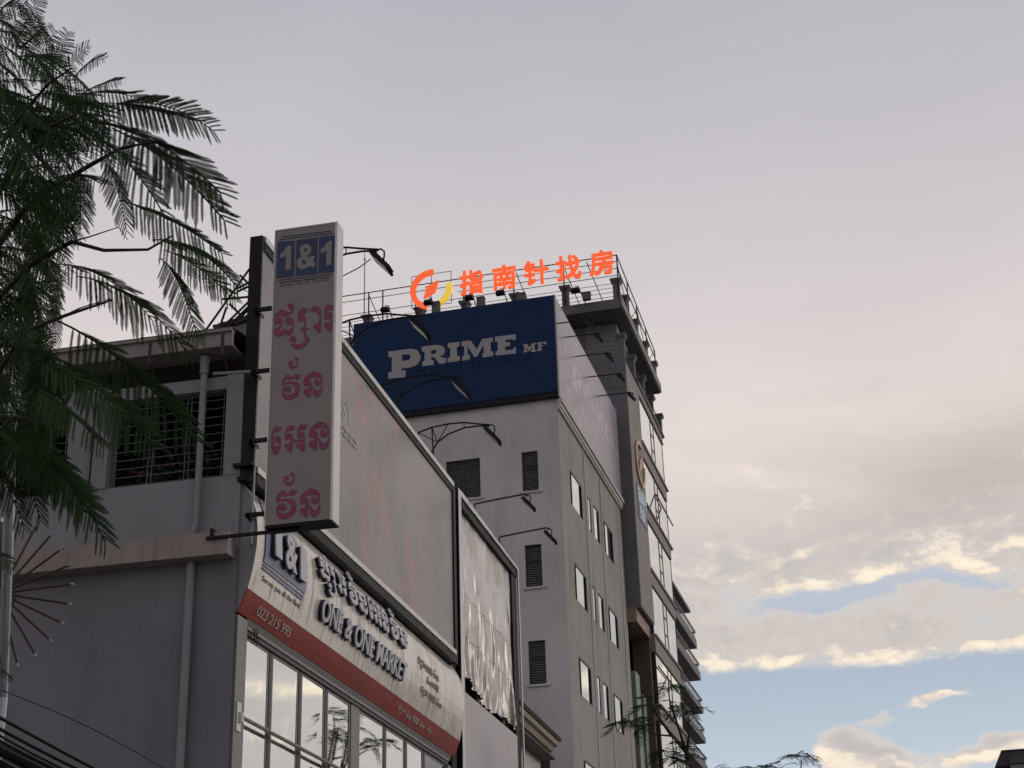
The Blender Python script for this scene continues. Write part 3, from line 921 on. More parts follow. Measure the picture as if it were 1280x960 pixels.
for i in range(6):
    y0 = 25.2 + i * 2.5
    sf.tube([(BX - .25, y0, 15.7), (BX - 1.7, y0, 14.2)], .03, 5)
    sf.tube([(BX - .25, y0, 14.6), (BX - 1.2, y0, 14.1)], .03, 5)
for a, b in (((249.6, 423.5), (312, 336)), ((266, 421), (312, 376)), ((272, 421), (313, 381)), ((300, 344), (314, 358)), ((287, 380), (303, 396)), ((296, 361), (313, 352)), ((296, 365), (313, 357)), ((271, 420), (283, 384)), ((278, 374), (313, 371))):
    sf.tube([onY(*a, 24.9), onY(*b, 24.9)], .024, 5)
sf.build('strut', M_rust, bill)
t = MB()
y0 = 28.15
t.text('ESSY', lambda u, v, w: (BX - .02 + w, y0 + u, 14.28 + v), .50, .001, .006, offset=.0, sx=1.0)
for q in range(2):
    t.tube([(BX - .015, 28.2 + s * .1, 14.05 - q * .14 + .03 * math.sin(s * 1.9 + q)) for s in range(0, 18)], .010, 4)
t.build('advert_lettering', M_bar2, bill)
lg = MB()
lg.box(-10.02, BX - .02, 23.9, 24.12, 11.12, 11.2)
lg.box(-10.10, BX + .02, 23.86, 24.0, 11.38, 11.44)
lg.build('foot_bracket', M_black, bill)

# ================================================================== BLADE SIGN
bs = thing('blade_sign', 'tall narrow cream blade sign with navy 1&1 panel and magenta Khmer words', 'sign', (-8.7, 23.67, 10))
BY = 23.5
MB().box(-9.30, -8.145, BY + .01, BY + .34, 10.09, 15.83).build('face_panel', M_cream, bs)
e = MB()
e.box(-8.143, -8.10, BY, BY + .35, 10.07, 15.85)
e.box(-9.32, -9.302, BY, BY + .35, 10.07, 15.85)
e.box(-9.302, -8.143, BY, BY + .35, 15.832, 15.85)
e.build('edge_trim', M_alu, bs)
MB().box(-9.30, -8.10, BY + .002, BY + .345, 10.035, 10.068).build('bottom_plate', M_black, bs)
kb = lambda pts: [tuple(onY(x, y, BY)[[0, 2]]) for x, y in pts]
fb = lambda u, v, w: (u, BY + .01 - w, v)
for wi, wd in enumerate(WORDS):
    t = MB()
    for i, gname in enumerate(wd):
        t.prism([kb(GL[gname])], fb, .0, .006 + i * .001)
    t.build('khmer_word', M_mauve, bs)
c4 = lambda pts: kb([(340 + x / 11.163, 282 + y / 11.163) for x, y in pts])
t = MB()
t.prism([c4([(75, 235), (95, 222), (318, 205), (303, 710), (58, 735), (60, 700)])], fb, .0, .008)
t.prism([c4([(340, 200), (636, 160), (625, 672), (325, 706)])], fb, .0, .008)
t.prism([c4([(658, 155), (880, 132), (893, 145), (880, 625), (862, 642), (643, 665)])], fb, .0, .008)
for a, b in (((135, 158), (825, 72)), ((110, 192), (845, 104)), ((85, 762), (835, 672)), ((105, 796), (815, 706))):
    t.prism([c4([(a[0], a[1] - 6), (b[0], b[1] - 6), (b[0], b[1] + 6), (a[0], a[1] + 6)])], fb, .0, .007)
t.build('navy_panel', M_blue, bs)
t = MB()
one = [(215, 290), (270, 280), (262, 610), (187, 625), (195, 410), (165, 440), (115, 460), (118, 395), (165, 360)]
t.prism([c4(one)], fb, .008, .014)
t.prism([c4([(780, 220), (835, 212), (825, 545), (755, 558), (762, 345), (730, 372), (678, 388), (682, 330), (735, 292)])], fb, .008, .014)
amp = [(475, 258), (520, 268), (550, 310), (545, 360), (515, 405), (490, 425), (525, 455), (540, 425), (595, 425), (588, 460), (572, 495), (610, 530), (580, 585), (525, 565), (490, 590), (430, 608), (375, 595), (348, 550), (350, 495), (385, 450), (415, 425), (392, 380), (390, 320), (420, 275)]
h1 = [(470, 312), (492, 330), (485, 352), (463, 372), (448, 345), (452, 322)]
h2 = [(440, 470), (468, 495), (490, 520), (460, 538), (432, 535), (415, 508)]
t.prism([smooth_loop(c4(amp)), c4(h1), c4(h2)], fb, .008, .014)
t.build('panel_digit', M_cream, bs)
t = MB()
p0 = onY(350, 358.5, BY)
t.text('Serves You All The Best', lambda u, v, w: (p0[0] + u, BY + .01 - w, p0[2] + v), .075, .0, .005, offset=.004, sx=.93)
t.build('slogan', M_inkred, bs)
for zz in (14.40, 13.15, 11.80, 10.42):
    bkt = MB()
    bkt.box(-9.76, -9.30, BY + .28, BY + .34, zz - .035, zz + .035)
    bkt.box(-9.345, -9.322, BY + .2, BY + .34, zz - .03, zz + .11)
    bkt.box(-9.80, -9.72, BY + .28, BY + .62, zz - .03, zz + .03)
    bkt.build('bracket', M_black, bs)
b2 = MB()
b2.box(-10.42, -8.75, BY + .1, BY + .17, 9.985, 10.033)
b2.box(-10.35, -10.3, BY + .17, SY - .002, 10.14, 10.18)
b2.box(-10.35, -10.3, BY + .1, BY + .17, 10.034, 10.18)
b2.build('support_bar', M_black, bs)
b3 = MB()
b3.tube([(-10.45, SY - .38, 13.12), (-9.78, SY - .28, 13.12)], .03, 6)
b3.tube([(-9.74, BY + .5, 9.95), (-9.74, BY + .5, 15.7)], .022, 6)
b3.build('support_pole', M_steel, bs)

# ================================================================== FLOODLIGHTS ON ARMS
def lamp_head(par, c, Y, frame, s=1.0, mat_=None):
    """flat LED head hanging tilted from a U bracket; c = arm end (x, z)"""
    x, z = c
    h = MB()
    ca, sa = math.cos(math.radians(-50)), math.sin(math.radians(-50))
    def L(a, b, y):
        return (x - .10 * s + (a * ca - b * sa) * s, Y + y * s, z - .10 * s + (a * sa + b * ca) * s)
    lo, hi = [(-.02, -.05), (.58, -.07), (.60, .0), (.0, .06)], None
    for y0, y1 in ((-.22, .22),):
        h.hexa([L(0, -.05, y0), L(.55, -.035, y0), L(.55, -.035, y1), L(0, -.05, y1), L(-.01, .03, y0 * .9), L(.56, .02, y0 * .9), L(.56, .02, y1 * .9), L(-.01, .03, y1 * .9)])
    for k in range(7):
        a = .05 + k * .075
        h.hexa([L(a, .025, -.17), L(a + .02, .025, -.17), L(a + .02, .025, .17), L(a, .025, .17), L(a, .065, -.17), L(a + .02, .065, -.17), L(a + .02, .065, .17), L(a, .065, .17)])
    h.build('lamp_head', M_black, par, frame)
    u = MB()
    u.tube([(x - .02, Y, z), (x + .05 * s, Y, z + .03 * s), (x + .13 * s, Y, z - .05 * s), (x + .13 * s, Y, z - .16 * s), L(.26, .05, 0)], .02 * s, 5)
    u.tube([(x - .03, Y, z), L(.02, .0, 0)], .018 * s, 5)
    u.build('lamp_bracket', M_black, par, frame)
    g = MB()
    g.quad(L(.02, -.0545, -.2), L(.53, -.0395, -.2), L(.53, -.0395, .2), L(.02, -.0545, .2))
    g.build('lamp_glass', M_lampglass, par, frame)
ARM_L = ['black arched-arm floodlight just past the top of the cream blade sign', 'black arched-arm floodlight in front of the left half of the blue billboard', 'black arched-arm floodlight crossing the lower middle of the blue billboard', 'black arched-arm floodlight above the paired louvred window']
for i, Y in enumerate((26.86, 29.8, 33.5, 36.86)):
    T_ = thing('floodlight', ARM_L[i], 'floodlight', (-9.8, Y, 16.1), group='arched-arm floodlights along the advert billboard')
    ar = MB()
    up_ = [(-10.33, 17.09), (-9.95, 17.20), (-9.5, 17.245), (-9.06, 17.235), (-8.7, 17.15), (-8.36, 17.08)]
    dn_ = [(-10.0, 16.45), (-9.8, 16.75), (-9.5, 16.95), (-9.06, 17.08), (-8.7, 17.09), (-8.40, 17.05)]
    sh = (0, -.14, -.05, 0)[i]
    P3 = lambda q: (q[0], Y, q[1] + sh)
    ar.tube([P3(q) for q in up_], .022, 6)
    ar.tube([P3(q) for q in dn_], .022, 6)
    for a, b in ((0, 1), (1, 1), (2, 1), (3, 3)):
        ar.tube([P3(up_[a]), P3(dn_[b])], .014, 5)
    ar.tube([P3((-10.33, 17.09)), P3((-10.32, 16.9))], .016, 5)
    ar.tube([P3((-9.95, 17.2)), P3((-9.9, 16.05 - sh))], .02, 5)
    ar.tube([P3((-10.0, 16.45)), P3((-9.98, 15.9 - sh))], .022, 6)
    ar.build('arm', M_black, T_)
    lamp_head(T_, (-8.36, 17.06 + sh), Y, 'W')
    if i == 0:
        c = MB()
        c.tube([(-9.6, Y, 16.45), (-9.1, Y, 16.58), (-8.8, Y, 16.70), (-8.52, Y, 16.88)], .012, 5)
        c.build('cable', M_cable, T_)
for Y, lb in ((41.6, 'slim straight-arm floodlight at the upper corner of the torn sheet board'), (44.85, 'slim straight-arm floodlight beside the middle single louvred window')):
    T_ = thing('floodlight', lb, 'floodlight', (-9.8, Y, 16.4), group='straight-arm floodlights over the torn sheet board')
    ar = MB()
    ar.tube([(-9.95, Y, 16.62), (-9.3, Y, 16.69), (-8.45, Y, 16.77), (-8.36, Y, 16.70)], .028, 6)
    ar.tube([(-9.95, Y, 16.62), (-9.97, Y, 16.2)], .024, 6)
    ar.build('arm', M_frame, T_)
    lamp_head(T_, (-8.40, 16.72), Y, 'W', .9)

# ================================================================== TORN SHEET BOARD
TX = -9.9
tb = thing('sheet_billboard', 'tall grey-framed board with torn wrinkled plastic sheet hanging over a pale panel', 'billboard', (-10, 43.4, 5))
TY0, TY1 = 39.42, 47.35
fr = MB()
fr.box(TX - .35, TX - .004, TY0, TY0 + .03, 3, 16.38)
fr.box(TX - .16, TX - .05, TY0 + .25, TY1 - .1, 15.98, 16.24)
fr.box(TX - .3, TX - .09, TY1 - .75, TY1 - .12, 3, 16.2)
fr.box(TX - .6, TX - .3, TY0 + .1, TY1 - .1, 10.0, 12.0)
fr.build('frame', M_black, tb)
fr = MB()
fr.box(TX - .05, TX, TY0 + .03, TY0 + .34, 3, 16.38)
fr.box(TX - .05, TX, TY1 - .12, TY1, 3, 16.30)
for i in range(5):
    a = TY0 + .34 + i * 1.5
    fr.hexa([(TX - .3, a, 16.24), (TX, a, 16.24), (TX, a + 1.49, 16.22), (TX - .3, a + 1.49, 16.22), (TX - .3, a, 16.40 - i * .02), (TX, a, 16.40 - i * .02), (TX, a + 1.49, 16.38 - i * .02), (TX - .3, a + 1.49, 16.38 - i * .02)])
fr.build('edge_strip', M_alu, tb)
def tarp(u, v):
    y = TY0 + .34 + u * (TY1 - TY0 - 1.0)
    bot = 11.12 - .22 * math.sin(u * 3.0) ** 2 + .09 * math.sin(u * 10 + .5) + .02 * math.sin(u * 23) - .30 * max(0, u - .55)
    z = bot + v * (16.12 - bot)
    fall = (1 - v) ** 1.3 * 1.15
    uu = u + .025 * math.sin(v * 3.1 + 1) + .012 * math.sin(v * 9 + u * 4)
    def rid(x):
        return (abs((x % 1) * 2 - 1)) ** 1.6
    w = (.10 * rid(uu * 6.3 + .2 * math.sin(v * 4)) + .06 * rid(uu * 13.7 + .3 * math.sin(v * 6 + 2)) + .03 * rid(uu * 29 + .4 * math.sin(v * 11)) + .02 * math.sin(uu * 150)) * (.13 + fall) - .06
    w += .012 * math.sin(v * 26 + u * 9) * fall
    return (TX - .12 + w, y - .28 * (1 - v) * (u > .93) + .05 * math.sin(v * 22) * (u > .9), z)
sh_ = MB().grid(tarp, np.linspace(0, 1, 130), np.linspace(0, 1, 60))
sh_.build('plastic_sheet', M_tarp, tb, smooth=True)
MB().box(TX - .28, TX - .06, TY0 + .34, TY1 - .76, 3, 10.75).build('pale_panel', M_tarplow, tb)
hs = MB()
for q in range(4):
    yy = TY0 + .8 + q * 1.6
    hs.box(TX - .2, TX - .12, yy, yy + .10, 10.75, 11.6)
hs.build('batten', M_bar, tb)
# house body that carries the board
hb = MB()
hb.box(-24, -10.3, 39.4, 47.2, 0, 15.5)
hb.build('rear_house', mat('old_grey_house_render', (.2, .195, .19), .9, .15, .8, .2), label='plain grey house carrying the torn sheet board', category='building')

# ================================================================== LOW TILED HOUSE
th = thing('tiled_house', 'low house with cream moulded cornice and dark tiled eave beside the tall taupe building', 'house', (-12, 51, 0))
c = MB()
prof = [(-10.62, 11.35), (-10.50, 11.40), (-10.42, 11.55), (-10.30, 11.58), (-10.22, 11.72), (-10.10, 11.76), (-10.05, 11.90), (-10.35, 11.93), (-10.7, 11.6)]
c.prism([prof], lambda u, v, w: (u, w, v), 47.45, 54.1)
c.build('cornice', M_eave, th)
rt = MB()
for i in range(30):
    yy = 47.5 + i * .225
    rt.tube([(-9.98, yy, 11.96), (-13.5, yy, 13.6)], .075, 6)
rt.hexa([(-10.0, 47.4, 11.92), (-10.0, 54.2, 11.92), (-13.5, 54.2, 13.55), (-13.5, 47.4, 13.55), (-10.0, 47.4, 11.95), (-10.0, 54.2, 11.95), (-13.5, 54.2, 13.6), (-13.5, 47.4, 13.6)])
rt.build('roof', M_tile, th)
MB().box(-20, -10.75, 47.5, 54.0, 0, 11.6).build('wall', M_primew, th)
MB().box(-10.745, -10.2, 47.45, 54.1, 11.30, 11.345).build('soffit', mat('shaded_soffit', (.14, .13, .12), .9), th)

# ================================================================== TALL TAUPE BUILDING
pb = thing('office_block', 'tall taupe office block with louvred windows below the blue corner billboard', 'building', (-17, 63, 0), 'P')
PX, PY0, PY1 = -12.17, 56.24, 69.42
fh = []
for zt, zb in ((24.07, 22.40), (20.15, 18.45), (16.31, 14.64), (11.88, 10.2)):
    fh.append((-13.76, -13.09, zb, zt))
    fh.append((-16.94, -15.50, zb, zt))
b = MB()
b.wall(lambda u, v, w: (u, PY0 + w, v), -22, PX, 0, 26.4, fh, .16)
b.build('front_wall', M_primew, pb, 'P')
shs = []
for zt in (23.78, 19.80, 15.98, 12.02, 8.0):
    for y0, y1 in ((57.95, 60.25), (61.42, 62.02), (62.62, 63.75), (64.78, 66.88)):
        shs.append((y0, y1, zt - 1.52, zt))
b = MB()
b.wall(lambda u, v, w: (PX - w, u, v), PY0, PY1, 0, 26.4, shs, .14)
b.quad((PX, PY1, 0), (-22, PY1, 0), (-22, PY1, 26.4), (PX, PY1, 26.4))
b.quad((-22, PY0, 0), (-22, PY1, 0), (-22, PY1, 26.4), (-22, PY0, 26.4))
b.quad((PX, PY0, 26.4), (PX, PY1, 26.4), (-22, PY1, 26.4), (-22, PY0, 26.4))
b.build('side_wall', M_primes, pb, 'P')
g = MB()
for yy in (60.85, 64.25, 68.35):
    g.box(PX + .002, PX + .045, yy, yy + .07, 0, 26.05)
g.build('downpipe', M_primew, pb, 'P')
g = MB()
g.box(PX + .002, PX + .10, PY0 - .1, PY1, 25.72, 25.84)
g.box(PX + .002, PX + .22, PY0 - .1, PY1, 26.02, 26.18)
g.box(PX + .002, PX + .15, PY0 - .1, PY1, 25.84, 26.0)
g.build('cornice', M_primew, pb, 'P')
for (x0, x1, z0, z1) in fh:
    w = MB()
    w.box(x0, x1, PY0 + .08, PY0 + .14, z1 - .05, z1)
    w.box(x0, x1, PY0 + .08, PY0 + .14, z0, z0 + .05)
    w.box(x0, x0 + .05, PY0 + .08, PY0 + .14, z0 + .05, z1 - .05)
    w.box(x1 - .05, x1, PY0 + .08, PY0 + .14, z0 + .05, z1 - .05)
    xm = (x0 + x1) / 2
    if x1 - x0 > 1:
        w.box(xm - .035, xm + .035, PY0 + .08, PY0 + .14, z0 + .05, z1 - .05)
    else:
        zm = z0 + (z1 - z0) * .60
        w.box(x0 + .05, x1 - .05, PY0 + .075, PY0 + .14, zm - .03, zm + .03)
    wo = w.build('window', M_frame, pb, 'P')
    l = MB()
    zz = z0 + .08
    while zz < z1 - .08:
        l.hexa([(x0 + .05, PY0 + .10, zz), (x1 - .05, PY0 + .10, zz), (x1 - .05, PY0 + .13, zz + .05), (x0 + .05, PY0 + .13, zz + .05), (x0 + .05, PY0 + .10, zz + .012), (x1 - .05, PY0 + .10, zz + .012), (x1 - .05, PY0 + .13, zz + .062), (x0 + .05, PY0 + .13, zz + .062)])
        zz += .092
    l.build('louvre', M_louvre, wo, 'P')
    s = MB()
    s.box(x0 - .10, x1 + .14, PY0 - .07, PY0 - .002, z0 - .10, z0 - .03)
    s.build('sill', M_primew, wo, 'P')
    MB().box(x0, x1, PY0 + .15, PY0 + .16, z0, z1).build('backing', M_dark, wo, 'P')
for (y0, y1, z0, z1) in shs:
    w = MB()
    X0, X1 = PX - .10, PX - .02
    wide = y1 - y0 > 1.5
    ga, gb = (y0 + .42, y1 - .50) if wide else ((y0 + .16, y1 - .05) if y1 - y0 < .7 else (y0 + .14, y1 - .42))
    w.box(X0, X1, y0, y1, z1 - .06, z1)
    w.box(X0, X1, y0, y1, z0, z0 + .06)
    w.box(X0, X1, y0, y0 + .06, z0 + .06, z1 - .06)
    w.box(X0, X1, y1 - .05, y1, z0 + .06, z1 - .06)
    w.box(X0, X1, ga - .06, ga, z0 + .06, z1 - .06)
    wo = w.build('window', M_frame, pb, 'P')
    MB().box(PX - .05, PX - .03, ga, gb, z0 + .06, z1 - .06).build('pane', M_glassb, wo, 'P')
    MB().box(PX - .13, PX - .125, y0, y1, z0, z1).build('dark_opening', M_dark, wo, 'P')

# ---------- blue corner billboard
cb = thing('corner_billboard', 'big blue corner billboard with white PRIME lettering wrapping two sides of the taupe block', 'billboard', (-16.5, 62, 26.2), 'P')
BZ0, BZ1 = 26.45, 30.82
BYf = 56.0
BXs = -12.05
b = MB()
b.box(-20.92, BXs - .03, BYf, BYf + .22, BZ0, BZ1)
b.build('front_panel', M_board, cb, 'P')
M_boardside = mat('painted_sky_sheen_vinyl', (.30, .27, .32), .32, .04, .5, .04, spec=.8)  # same blue vinyl; the pale sky reflection is put into its base colour
b = MB()
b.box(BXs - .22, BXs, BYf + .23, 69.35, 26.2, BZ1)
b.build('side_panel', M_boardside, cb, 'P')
b = MB()
b.box(BXs - .03, BXs + .012, BYf - .01, BYf + .22, 26.2, BZ1 + .02)
b.build('corner_trim', M_framegrey, cb, 'P')
b = MB()
b.box(-20.92, BXs - .04, BYf + .03, BYf + .2, 26.22, 26.447)
for xx in np.linspace(-20.6, -12.6, 8):
    b.box(xx, xx + .09, BYf - .02, BYf + .1, 26.18, 26.36)
b.box(BXs - .15, BXs + .02, BYf + .23, 69.3, 26.14, 26.197)
b.build('shadow_slot_frame', M_black, cb, 'P')  # frame and brackets; the black strip also stands in for shadow under the board
b = MB()
for xx in np.linspace(-20.6, -12.6, 6):
    b.tube([(xx, BYf + .25, 26.4), (xx, 58.2, 26.42), (xx, BYf + .25, 30.6)], .05, 5)
b.build('back_brace', M_bar, cb, 'P')
c7 = lambda pts: [tuple(onPY(480 + x / 6.095, 410 + y / 6.095, BYf)[[0, 2]]) for x, y in pts]
LET = [
 [[(33,180),(210,158),(255,170),(280,210),(275,250),(245,285),(205,300),(135,310),(130,325),(165,322),(163,375),(33,387),(33,340),(60,335),(60,225),(33,222)], [(138,205),(190,200),(205,220),(190,245),(138,252)]],
 [[(287,143),(400,128),(450,140),(468,170),(455,205),(425,215),(455,230),(475,228),(472,268),(425,275),(385,225),(360,222),(362,245),(378,245),(378,282),(292,292),(292,257),(310,253),(310,180),(290,180)], [(358,172),(395,168),(402,182),(393,196),(358,200)]],
 [[(485,117),(575,107),(575,140),(555,145),(558,215),(578,212),(578,250),(485,263),(485,228),(505,225),(505,152),(487,155)]],
 [[(590,105),(660,95),(708,165),(748,85),(830,72),(830,107),(812,110),(815,180),(832,178),(835,213),(752,225),(752,192),(760,190),(760,128),(708,220),(690,222),(637,140),(637,205),(655,203),(655,240),(597,250),(597,215),(612,212),(610,138),(592,140)]],
 [[(845,68),(1003,48),(1003,92),(985,95),(980,85),(925,92),(925,112),(960,108),(960,138),(925,142),(925,172),(985,165),(988,150),(1005,148),(1007,195),(850,210),(850,178),(868,175),(866,105),(847,107)]],
 [[(1060,125),(1090,122),(1110,150),(1128,117),(1155,113),(1155,125),(1148,127),(1150,168),(1158,167),(1158,180),(1122,184),(1122,172),(1130,170),(1130,145),(1112,178),(1105,178),(1086,148),(1086,172),(1093,172),(1093,184),(1062,187),(1062,176),(1070,174),(1070,138),(1062,138)]],
 [[(1165,112),(1237,103),(1237,125),(1225,127),(1220,116),(1195,119),(1195,130),(1212,128),(1212,140),(1195,142),(1195,160),(1205,160),(1205,172),(1165,177),(1165,165),(1175,163),(1175,123),(1165,124)]]]
t = MB()
t2 = MB()
for lt in LET:
    loops = [c7(l) for l in lt]
    t.prism(loops, lambda u, v, w: (u, BYf - w, v), .0, .012)
    k = 13.1 / 8.75
    t2.prism([[(56.3 + (u + 20.92) * k, v) for u, v in lp_] for lp_ in loops], lambda u, v, w: (BXs + w, u, v - .15), .0, .003)
t.build('white_lettering', M_white, cb, 'P')
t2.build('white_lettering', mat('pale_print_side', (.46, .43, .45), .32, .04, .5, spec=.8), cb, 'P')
t = MB()
p0 = onPY(516, 472, BYf)
lo, hi = MB().text('micro finance', lambda u, v, w: (u, v, w), .55, 0, 0, shear=.25, space=1.25)
q1 = onPY(664, 455, BYf)
s = (q1[0] - p0[0]) / (hi - lo)
t.text('micro finance', lambda u, v, w: (p0[0] + u * s, BYf - w, p0[2] + v), .55, .0, .006, shear=.25, space=1.25)
t.build('faint_lettering', M_bluedk, cb, 'P')
t = MB()
cx, cz_ = onPY(492, 455, BYf)[[0, 2]]
def arc(r0, r1, a0, a1, n=24):
    o = [(cx + r0 * math.cos(math.radians(a0 + (a1 - a0) * i / n)), cz_ + r0 * math.sin(math.radians(a0 + (a1 - a0) * i / n))) for i in range(n + 1)]
    k = [(cx + r1 * math.cos(math.radians(a1 - (a1 - a0) * i / n)) - .25 * (r0 - r1), cz_ + r1 * math.sin(math.radians(a1 - (a1 - a0) * i / n))) for i in range(n + 1)]
    return o + k
t.prism([arc(1.45, .85, 60, 265)], lambda u, v, w: (u, BYf - w, v), .0, .005)
t.build('pale_swirl', M_bluelt, cb, 'P')
SIDE_L = ['first thin spotlight arm reaching out over the pale side billboard, nearest its front corner', 'second thin spotlight arm over the pale side billboard, below the roof slab', 'third thin spotlight arm over the pale side billboard, in front of the terrace rail', 'fourth thin spotlight arm over the pale side billboard, in front of the grey parapet', 'fifth and rearmost thin spotlight arm of the pale side billboard, beside the dark pillar']
for i, Y in enumerate((56.5, 57.9, 59.96, 62.3, 64.57)):
    T_ = thing('spotlight', SIDE_L[i], 'spotlight', (BXs, Y, 29.6), 'P', 'spotlights along the side of the corner billboard')
    zr, xe = 29.72, (-10.6, -10.55, -10.5, -10.45, -10.4)[i]
    a = MB()
    a.tube([(BXs, Y, zr), (xe - .1, Y, zr - .03), (xe, Y, zr - .10)], .026, 6)
    a.build('arm', M_black, T_, 'P')
    h = MB()
    ca, sa = math.cos(math.radians(-52)), math.sin(math.radians(-52))
    L = lambda a_, b_, y_: (xe - .22 + a_ * ca - b_ * sa, Y + y_, zr - .06 + a_ * sa + b_ * ca)
    h.hexa([L(0, -.07, -.16), L(.46, -.05, -.16), L(.46, -.05, .16), L(0, -.07, .16), L(0, .08, -.12), L(.46, .05, -.12), L(.46, .05, .12), L(0, .08, .12)])
    h.tube([(xe, Y, zr - .1), L(.2, .08, 0)], .03, 5)
    h.build('lamp_head', M_black, T_, 'P')

# ================================================================== TOWER
tw = thing('tower', 'dark grey glazed corner tower with terraces and a wide roof slab behind the taupe block', 'building', (-18, 75, 0), 'P')
TWX, T0, T1 = -11.53, 69.55, 81.2
b = MB()
b.box(-13.3, TWX - .002, T0, 73.1, 20.9, 33.75)
b.box(-28, -13.3, T0, 73.1, 0, 33.75)
b.build('pillar', M_tower, tw, 'P', label='dark blank corner pillar')
b = MB()
b.box(TWX, TWX + .05, T0 + .02, 73.15, 20.95, 33.6)
b.build('pillar_cladding', M_towerl, tw, 'P')
b = MB()
b.box(-28, TWX - .25, 73.12, T1 - .1, 0, 33.4)
b.build('core', M_dark, tw, 'P')
tops = [(33.95, 33.35), (30.70, 29.88), (27.28, 26.50), (23.88, 23.10), (20.52, 19.62), (17.1, 16.3), (13.7, 12.9), (10.3, 9.5)]
for zt, zb in tops:
    b = MB()
    b.box(TWX - .25, TWX + .02, 73.16, T1 - .35, zb, zt - .13)
    b.box(TWX - .25, TWX + .10, 73.16, T1, zt - .13, zt)
    b.build('floor_band', M_towerl, tw, 'P')
for (zt, zb), (nt, nb) in zip(tops, tops[1:]):
    for k, (y0, y1) in enumerate(((73.3, 76.75), (76.95, 77.75), (77.95, 80.75))):
        z0, z1 = nt, zb
        w = MB()
        w.box(TWX - .16, TWX - .025, y0 - .1, y0, z0, z1)
        w.box(TWX - .16, TWX - .025, y1, y1 + .1, z0, z1)
        if k == 1:
            for zz in (z0 + .9, z0 + 1.8):
                w.box(TWX - .16, TWX - .025, y0, y1, zz - .05, zz + .05)
        wo = w.build('window', M_frame, tw, 'P')
        MB().box(TWX - .15, TWX - .04, y0, y1, z0, z1).build('pane', M_glasst, wo, 'P')
def sash(y0, y1, zt, zb, out):
    w = MB()
    A = lambda y, z: (TWX + .02 + out * (zt - z) / (zt - zb), y, z)
    for (ya, za), (yb, zb_) in (((y0, zt), (y1, zt)), ((y1, zt), (y1, zb)), ((y1, zb), (y0, zb)), ((y0, zb), (y0, zt))):
        w.tube([A(ya, za), A(yb, zb_)], .035, 4)
    w.build('open_sash', M_frame, tw, 'P')
sash(77.0, 79.2, 29.0, 27.9, .45)
sash(73.5, 76.6, 19.0, 18.2, .5)
# terrace below the roof slab
b = MB()
b.box(-13.9, TWX + .03, T0 - .02, T0 + .2, 32.2, 33.95)
b.box(-28, -13.9, T0 - .02, T0 + .2, 30.0, 33.95)
b.box(-28, TWX, T0 + .2, T1, 33.4, 33.5)
b.build('terrace_parapet', M_tower, tw, 'P')
d = MB()
d.box(-14.0, -12.9, T0 - .05, T0 - .022, 29.5, 32.1)
d.build('terrace_door', M_dark, tw, 'P')
d = MB()
d.box(-12.9, -12.82, T0 - .07, T0 - .022, 28.8, 32.15)
d.build('door_jamb', M_towerm, tw, 'P')
p = MB()
p.box(-26, -13.75, 71.2, 79, 33.5, 36.6)
p.build('penthouse_wall', M_tower, tw, 'P')
p = MB()
p.box(-13.75, -12.1, 71.2, 74.4, 33.5, 36.6)
p.box(-13.75, -12.9, 74.4, 79, 33.5, 36.6)
p.build('penthouse_bay', M_towerm, tw, 'P')
MB().box(-12.098, -12.09, 71.6, 74.0, 33.9, 36.2).build('penthouse_window', M_glassb, tw, 'P')
r = MB()
r.box(-27, -11.50, 69.6, 81.3, 36.65, 37.18)
r.build('roof_slab', M_tower, tw, 'P')
r = MB()
r.box(-11.495, -11.43, 69.5, 81.35, 36.72, 37.22)
r.build('slab_edge', M_towerl, tw, 'P')
def post(x, y, z, h, par, s=1.0):
    m_ = MB()
    q = .17 * s
    m_.box(x - q, x + q, y - q, y + q, z, z + h * .78)
    m_.hexa([(x - q, y - q, z + h * .78), (x + q, y - q, z + h * .78), (x + q, y + q, z + h * .78), (x - q, y + q, z + h * .78), (x - q * 1.7, y - q * 1.7, z + h * .92), (x + q * 1.7, y - q * 1.7, z + h * .92), (x + q * 1.7, y + q * 1.7, z + h * .92), (x - q * 1.7, y + q * 1.7, z + h * .92)])
    m_.box(x - q * 1.7, x + q * 1.7, y - q * 1.7, y + q * 1.7, z + h * .92 + .001, z + h)
    m_.build('parapet_post', M_tower, par, 'P')
for yy in (69.95, 72.0, 75.0, 78.0, 80.8):
    post(-11.75, yy, 37.18, 1.25, tw)
for xx in (-14.45, -17.15, -19.9, -22.4, -25.35):
    post(xx, 69.95, 37.18, 1.25, tw)
for yy in (69.85, 72.6, 75.4, 78.2, 81.0):
    post(TWX - .15, yy, 33.95, 1.25, tw)
for yy in (79.4, 80.6):
    pass
ra = MB()
for zz in (34.2, 34.45, 34.7, 34.95):
    ra.tube([(-13.7, 69.85, zz), (TWX - .2, 69.85, zz)], .022, 5)
    ra.tube([(TWX - .15, 70, zz), (TWX - .15, 81, zz)], .022, 5)
for zz in (37.5, 37.75, 38.0, 38.25):
    ra.tube([(-27, 69.95, zz), (-11.75, 69.95, zz)], .016, 5)
    ra.tube([(-11.75, 70, zz), (-11.75, 80.8, zz)], .018, 5)
ra.build('railing', M_bar, tw, 'P')
ra = MB()
for zz in (38.95, 39.75):
    ra.tube([(-11.6, 69.75, zz), (-11.6, 81.0, zz - (.55 if zz > 39 else .2))], .03, 5)
for yy in (69.75, 72.5, 75.2, 78.0, 80.9):
    ra.tube([(-11.6, yy, 37.2), (-11.6, yy, 39.7 - (yy - 69.75) * .05)], .035, 5)
for ya, yb in ((69.8, 72.4), (75.2, 72.6), (75.3, 77.9), (80.8, 78.1)):
    ra.tube([(-11.6, ya, 39.2), (-11.6, yb, 37.3)], .022, 5)
ra.build('roof_frame', M_black, tw, 'P')
